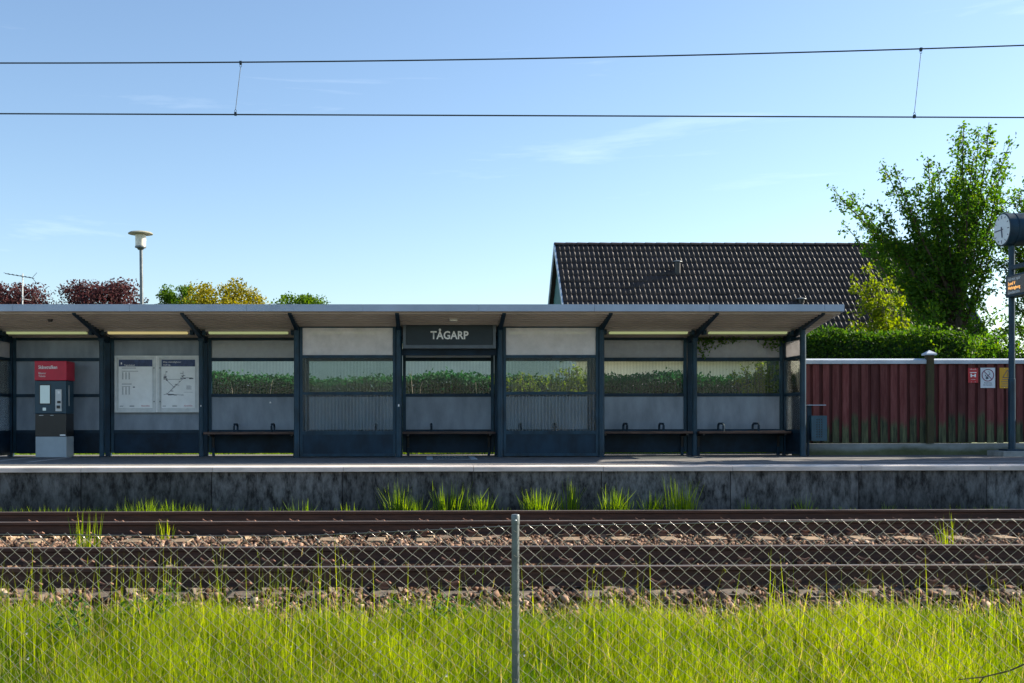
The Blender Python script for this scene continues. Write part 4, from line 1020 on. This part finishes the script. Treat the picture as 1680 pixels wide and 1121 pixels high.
# sunlit shrubs and dead stems between hedge and shelter
def shrub(px, py, w, label, n, seed):
    rg = np.random.default_rng(seed); Y = 22.75; X = (px-700)/1800*Y; zt = CAMZ+(684-py)/1800*Y; rw = w/1800*Y
    T = [(X+rg.normal(0, rw*0.5), Y+rg.normal(0, 0.12), zt-abs(rg.normal(0, 0.22))) for _ in range(n)]
    grow_tree('garden_shrub', label, (X, Y, 0.53), (X, Y, 1.1), T, 0.5, MT['shrub'], 0.055, 60, cat='shrub', trunk_r=0.03, spread=0.14, twigs=6)
shrub(868, 612, 45, 'bright yellow green shrub behind the right glass screen, left side', 14, 1)
shrub(942, 598, 55, 'taller sunlit shrub behind the right glass screen, right side', 20, 2)
shrub(1255, 592, 35, 'leafy shrub outside the last window before the shelter end', 16, 3)
def dead(px, label, H, seed):
    random.seed(seed); Y = 22.5; X = (px-700)/1800*Y
    t = empty('dead_stem', (X, Y, 0.54), label, 'dead plant'); m = MB()
    for q in range(3):
        dx = random.uniform(-0.12, 0.12); P = [(X+dx*u*2+0.02*math.sin(9*u), Y, 0.52+H*u*(1-0.15*q)) for u in np.linspace(0, 1, 6)]
        m.tube(P, [0.010, .009, .008, .007, .005, .003], 5)
        for _ in range(5):
            i = random.randint(2, 5); p = Vector(P[i]); m.tube([p, p+Vector((random.uniform(-.12,.12), 0, random.uniform(.05,.14)))], [.004, .002], 4)
    m.build('stems', MT['twig'], t)
dead(395, 'pale dead stems outside the window beside the timetable case', 1.42, 1)
dead(428, 'pale dead stems outside the window just left of the left screen', 1.46, 2)
dead(684, 'thin pale dead stem outside the doorway window, left', 1.66, 3)
dead(790, 'branching pale dead stem outside the doorway window, right', 1.52, 4)
random.seed(21)
# creeper hanging in under the eaves
vn = empty('climbing_vine', (5.9, 21.5, Z(2.3)), 'dark creeper leaves hanging in over the last shelter window', 'creeper')
c = []
m = MB()
for x, dz in ((5.32, 0.40), (5.42, 0.28), (5.55, 0.16), (5.75, 0.12), (5.95, 0.08), (6.6, 0.16), (6.75, 0.22), (6.9, 0.1)):
    top = Vector((x, 21.33, Z(2.28))); end = top+Vector((0.06, -0.04, -dz)); m.tube([top, end], 0.004, 4)
    for _ in range(int(18+dz*60)): c.append(top.lerp(end, random.random())+Vector((random.gauss(0,.05), random.gauss(0,.03), random.gauss(0,.03))))
m.tube([(5.2,21.33,Z(2.285)),(6.0,21.32,Z(2.27)),(7.0,21.33,Z(2.285))], 0.006, 4)
for x in np.linspace(5.25, 6.95, 60): c.append(Vector((x, 21.33+random.gauss(0,.03), Z(2.275)+random.gauss(0,.03))))
m.build('stem', MT['bark'], vn)
c = np.array([tuple(v) for v in c]); V, F, r = leaves_arrays(c, RNG.uniform(0.05, 0.09, len(c)), upbias=-0.5)
link('leaves', np_mesh('leaves', V-np.array(wl(vn)), F, MT['leaf'], r), vn, wl(vn))

# ================================================================== GRASS
def gz(y): return np.interp(y, [p[0] for p in prof], [p[1] for p in prof])
def fnoise(x, y):
    return 0.5+0.25*np.sin(1.7*x+0.6*np.sin(2.3*y))+0.15*np.sin(4.1*x+1.3+y*2.0)+0.10*np.sin(9.3*x-y*3.1)
def meadow():
    parts = []
    n = 175000; x = RNG.uniform(-4.6, 6.4, n); y = RNG.uniform(6.0, 9.0, n)
    edge = 8.58+0.42*fnoise(x*1.3, y)+0.22*np.clip((-0.4-x)/1.5, 0, 1)
    keep = RNG.random(n) < np.clip((edge-y)/0.35, 0, 1)*0.96+0.04*(y < 8.95)
    x, y = x[keep], y[keep]; n = len(x)
    fn = fnoise(x*2.2+5, y*2.2)
    h = RNG.gamma(9, 0.024, n)*(0.65+0.6*fn)*np.interp(y, [6, 8.2, 8.9], [1.1, 0.9, 0.6])
    fm = fnoise(x*0.9+2, y*1.6+1); r = np.clip(RNG.beta(1.8, 2.0, n)*0.85+0.35*(fn-0.5)+0.35*(fm-0.55), 0, 0.92); r = np.where(RNG.random(n) < 0.045, 0.985, r)
    parts.append(blades_arrays(np.stack([x, y, gz(y)-0.01], 1), h, RNG.uniform(0.003, 0.0062, n), RNG.uniform(0, 6.28, n), RNG.uniform(0.03, 0.50, n), rnd=r))
    n = 30000; x = RNG.uniform(-4.6, 6.4, n); y = RNG.uniform(3.2, 6.0, n)
    parts.append(blades_arrays(np.stack([x, y, gz(y)-0.01], 1), RNG.gamma(9, 0.022, n), RNG.uniform(0.003, 0.006, n), RNG.uniform(0, 6.28, n), RNG.uniform(0.05, 0.75, n)))
    # tall stalks
    n = 1050; x = np.where(RNG.random(n) < 0.55, RNG.uniform(-4.4, -0.2, n), RNG.uniform(-0.2, 6.2, n)); y = RNG.uniform(6.9, 8.7, n)
    h = RNG.uniform(0.36, 0.86, n)*np.where(x < -0.4, 1.0, 0.78)*np.where(RNG.random(n) < 0.5, 0.75, 1.0)
    parts.append(blades_arrays(np.stack([x, y, gz(y)-0.01], 1), h, RNG.uniform(0.0055, 0.008, n), RNG.uniform(0, 6.28, n), RNG.uniform(0.0, 0.22, n), rnd=RNG.uniform(0.35, 0.95, n)))
    hd = np.stack([x, y, gz(y)-0.01+h*0.86], 1)[::4]; m_ = len(hd)
    for q in range(1): parts.append(blades_arrays(hd+RNG.normal(0, 0.004, (m_, 3)), RNG.uniform(0.04, 0.09, m_), RNG.uniform(0.003, 0.005, m_), RNG.uniform(0, 6.28, m_), RNG.uniform(0.05, 0.35, m_), rnd=RNG.uniform(0.75, 1.0, m_)))
    n = 5200; x = RNG.uniform(-4.6, 6.4, n); y = RNG.uniform(6.2, 8.8, n)      # dry straw among the green
    parts.append(blades_arrays(np.stack([x, y, gz(y)-0.01], 1), RNG.uniform(0.10, 0.36, n), RNG.uniform(0.003, 0.005, n), RNG.uniform(0, 6.28, n), RNG.uniform(0.1, 1.1, n), rnd=np.full(n, 0.99)))
    V, F, r = join(parts)
    o = link('meadow_grass', np_mesh('meadow_grass', V, F, MT['grass'], r)); tag(o, 'bright sunlit long grass growing along the chain link fence', 'grass', kind='stuff')
    # low growth along the foot of the platform wall and behind the shelter
    parts = []
    n = 9500; x = RNG.uniform(-7, 9.5, n); y = RNG.uniform(15.88, 16.4, n)
    keep = RNG.random(n) < np.where(x < -2.0, 0.95, 0.22)*np.clip(fnoise(x*1.5, y*0)*1.8-0.4, 0, 1); x, y = x[keep], y[keep]; n = len(x)
    parts.append(blades_arrays(np.stack([x, y, np.full(n, -0.23)], 1), RNG.uniform(0.14, 0.30, n), RNG.uniform(0.006, 0.012, n), RNG.uniform(0, 6.28, n), RNG.uniform(0.1, 0.8, n)))
    n = 9000; x = RNG.uniform(-9, 7, n); y = RNG.uniform(22.2, 23.6, n)
    parts.append(blades_arrays(np.stack([x, y, gz(y)-0.01], 1), RNG.uniform(0.06, 0.24, n), RNG.uniform(0.006, 0.012, n), RNG.uniform(0, 6.28, n), RNG.uniform(0.1, 0.8, n)))
    V, F, r = join(parts)
    tag(link('wall_foot_grass', np_mesh('wall_foot_grass', V, F, MT['tuft'], r)), 'low grass at the foot of the platform wall and behind the shelter', 'grass', kind='stuff')
meadow()
def tuft(px, y, H, W, n, label, m=None, zb=-0.24, lean=0.55, grp='grass tufts along the platform wall'):
    X = (px-700)/1800*y*1.003
    x = RNG.normal(0, W*0.28, n); yy = RNG.normal(0, 0.05, n)
    az = np.where(RNG.random(n) < 0.75, np.arctan2(RNG.normal(0, 0.35, n), x+RNG.normal(0, 0.03, n)), RNG.uniform(0, 6.28, n))
    V, F, r = blades_arrays(np.stack([x, yy, np.zeros(n)], 1), H*1.28*RNG.uniform(0.45, 1.08, n), RNG.uniform(0.007, 0.014, n), az, RNG.uniform(0.03, lean, n), 0.6)
    o = link('grass_tuft', np_mesh('grass_tuft', V, F, m or MT['tuft'], r), None, (X, y, zb)); tag(o, label, 'grass tuft', grp)
TF = [(655,16.25,0.50,0.30,110,'loose grass tuft at the wall foot, left half of the leftmost pair'),
 (677,16.15,0.34,0.22,130,'short dense grass tuft at the wall foot, right half of the leftmost pair'),
 (737,16.25,0.50,0.42,130,'wide wispy grass tuft at the wall foot below the floor grating'),
 (790,16.15,0.38,0.30,130,'small bright grass tuft just left of the fence post top'),
 (884,16.15,0.42,0.34,190,'dense bright grass tuft just right of the fence post top'),
 (936,16.35,0.55,0.20,60,'thin tall grass tuft growing in the shade of the wall'),
 (1012,16.15,0.46,0.34,170,'bushy bright grass tuft beside a wall joint'),
 (1071,16.15,0.38,0.26,110,'shorter spiky grass tuft between two taller ones'),
 (1117,16.15,0.56,0.32,140,'tallest fan shaped grass tuft at the wall foot'),
 (1226,16.35,0.30,0.22,60,'dim grass tuft in the shade below the shelter end'),
 (1322,16.3,0.34,0.22,40,'sparse grass tuft below the waste bin'),
 (1375,16.3,0.20,0.14,40,'tiny grass tuft right of the waste bin'),
 (1456,16.3,0.24,0.16,50,'small upright grass tuft left of the fence post with pyramid cap'),
 (1642,16.3,0.20,0.42,90,'low wide grass patch below the clock post'),
 (240,16.0,0.34,0.55,150,'wide low grass clump below the timetable case, left of two'),
 (292,16.0,0.31,0.40,110,'low grass clump below the timetable case, right of two'),
 (330,16.0,0.26,0.25,60,'little grass clump below the edge of the timetable case'),
 (85,16.0,0.25,0.7,120,'low yellowish grass strip below the ticket machine'),
 (500,16.1,0.32,0.25,45,'sparse weedy tuft below the bench beside the left glass screen'),
 (575,16.1,0.26,0.3,45,'low weedy tuft below the left glass screen')]
for a in TF: tuft(*a)
tuft(145, 12.3, 0.42, 0.26, 45, 'tall pale grass tuft growing in the ballast at the left', MT['grass'], -0.22, 0.28, 'grass tufts in the ballast')
tuft(1562, 12.5, 0.40, 0.20, 20, 'tall thin grass tuft growing in the ballast at the right', MT['grass'], -0.22, 0.4, 'grass tufts in the ballast')
tuft(273, 13.9, 0.20, 0.16, 30, 'short grass tuft poking up between the far rails', MT['grass'], -0.2, 0.3, 'grass tufts in the ballast')

# leafy weeds and flowers in the meadow
def weed(px, py, y, label, n=90, H=0.30, W=0.20):
    X = (px-700)/1800*y; zb = float(gz(y))
    t = empty('leafy_weed', (X, y, zb), label, 'weed', 'leafy weeds in the grass'); m = MB(); c = []
    for q in range(7):
        e = Vector((X+random.gauss(0,W), y+random.gauss(0,W*0.6), zb+H*random.uniform(0.7,1.2))); s = Vector((X,y,zb)); m.tube([s, s.lerp(e,.5)+Vector((0,0,.04)), e], .0035, 4)
        for _ in range(n//7): c.append(s.lerp(e, random.uniform(.35,1.0))+Vector((random.gauss(0,.035),random.gauss(0,.035),random.gauss(0,.025))))
    m.build('stems', MT['bark'], t)
    c = np.array([tuple(v) for v in c]); V, F, r = leaves_arrays(c, RNG.uniform(0.03,0.06,len(c)), upbias=0.6)
    link('leaves', np_mesh('leaves', V-np.array(wl(t)), F, MT['weed'], r), t, wl(t))
weed(140, 985, 8.0, 'dark green leafy weed at the far left of the meadow', 110, 0.36)
weed(245, 945, 8.3, 'tall green leafy weed left of the fence post, before the near rail', 130, 0.36)
weed(712, 970, 8.4, 'green feathery weed just left of the fence post', 130, 0.26)
weed(760, 965, 8.5, 'small green weed nearest the fence post', 60, 0.22, 0.1)
flw = mat('pale_petals', (0.62,0.58,0.55), 0.7, var=0.1)
fl = MB()
for _ in range(85):
    y = random.uniform(6.6, 8.5); x = random.uniform(-2.9, 4.3); z = float(gz(y))+random.uniform(0.16, 0.34); r = random.uniform(0.005, 0.011)
    for q in range(5):
        a = q*1.257+random.random(); k = len(fl.v); c = Vector((x, y, z)); u = Vector((math.cos(a), 0.5*math.sin(a), math.sin(a)))*r; w = Vector((-math.sin(a), 0.5, math.cos(a)))*r*0.4
        fl.v += [tuple(c), tuple(c+u*0.6+w), tuple(c+u), tuple(c+u*0.6-w)]; fl.f.append((k, k+1, k+2, k+3))
tag(fl.build('meadow_flowers', flw), 'tiny pale flowers scattered in the long grass', 'flowers', kind='stuff')
tw = empty('dry_twig', (3.5, 6.3, -0.4), 'dark bare twig arching into the grass at the right edge', 'twig')
Pt = [(3.75,6.35,-0.02),(3.55,6.35,-0.085),(3.40,6.35,-0.15),(3.25,6.35,-0.185),(3.10,6.35,-0.20)]
MB().tube(Pt, [0.007,0.006,0.005,0.0045,0.003], 6).tube([Pt[3],(3.16,6.35,-0.30),(3.12,6.35,-0.5)], [0.004,0.003,0.003], 5).tube([(3.75,6.35,-0.02),(4.2,6.35,0.05),(4.5,6.35,-0.55)], 0.007, 6).build('stem', MT['bark'], tw)

# ================================================================== CHAIN LINK FENCE
YW = 6.5; PX0 = 0.524; PS = 3.26
cf = empty('chain_link_fence', (PX0, YW, -0.56), 'low galvanised chain link fence in front of the tracks', 'fence')
def ftop(x):
    d = x-PX0
    return np.where(d < 0, 0.690-0.046*np.minimum(1, np.abs(d)/1.3)+0.01*np.sin(d*1.2), 0.690+0.022*np.minimum(1, np.abs(d)/1.5)-0.004*np.sin(d*1.7))
A, B = 0.0425, 0.0372
j = np.arange(int(-5.2/A), int(6.6/A)); NI = 35; i = np.arange(NI)
J, I = np.meshgrid(j, i, indexing='ij')
px = A*(J+((I+J) % 2)); zt = ftop(px)
# wires hang from the top strand; loops show a little above it
pz = zt+0.010-B*I + 0.002*np.sin(J*1.7+I*0.9); px = px+0.0025*np.sin(J*2.3+I*1.1)+0.012*np.sin(px*0.9+I*0.11)*0.4
py = YW+0.0022*np.where((I+J) % 2 == 0, 1, -1)+0.012*np.sin(px*1.3)*np.sin(pz*2)
P = np.stack([px, py, pz], -1)
r = 0.0016; ro = np.array([[r*1.35,0,0],[0,-r,0],[-r*1.35,0,0],[0,r,0]])
V = (P[:, :, None, :]+ro[None, None]).reshape(-1, 3)
nj = len(j); idx = np.arange(nj*NI*4).reshape(nj, NI, 4)
F = np.stack([idx[:, :-1, :], np.roll(idx, -1, 2)[:, :-1, :], np.roll(idx, -1, 2)[:, 1:, :], idx[:, 1:, :]], -1).reshape(-1, 4)
o = link('wire_mesh', np_mesh('wire_mesh', V-np.array(wl(cf)), F, MT['wire']), cf, wl(cf)); o['kind'] = 'stuff'
MB().tube([(x, YW-0.004, float(ftop(np.array(x)))) for x in np.linspace(-5.2, 6.6, 70)], 0.0022, 5).build('top_strand', MT['wire'], cf)
for k in (-1, 0, 1):
    x = PX0+k*PS
    p = MB().lathe([(0.0225,-0.1),(0.0225,1.30)], (x, YW-0.028, -0.56), 'z', 16).build('post', MT['steel'], cf, smooth=True)
    MB().lathe([(0.0245,1.262),(0.0250,1.268),(0.0250,1.312),(0.022,1.32)], (x, YW-0.028, -0.56), 'z', 16).build('post_cap', MT['steel'], p, smooth=True)
    m = MB()
    for q in range(8): zz = 0.66-q*0.145; m.tube([(x-0.012,YW-0.052,zz+0.008),(x,YW-0.054,zz),(x+0.024,YW-0.03,zz-0.02)], 0.0017, 4)
    m.build('tie_wires', MT['wire'], p)
    MB().lathe([(0.007,0),(0.004,0.006)], (x, YW-0.053, 0.725), 'z', 8).build('rivet', MT['alu'], p)
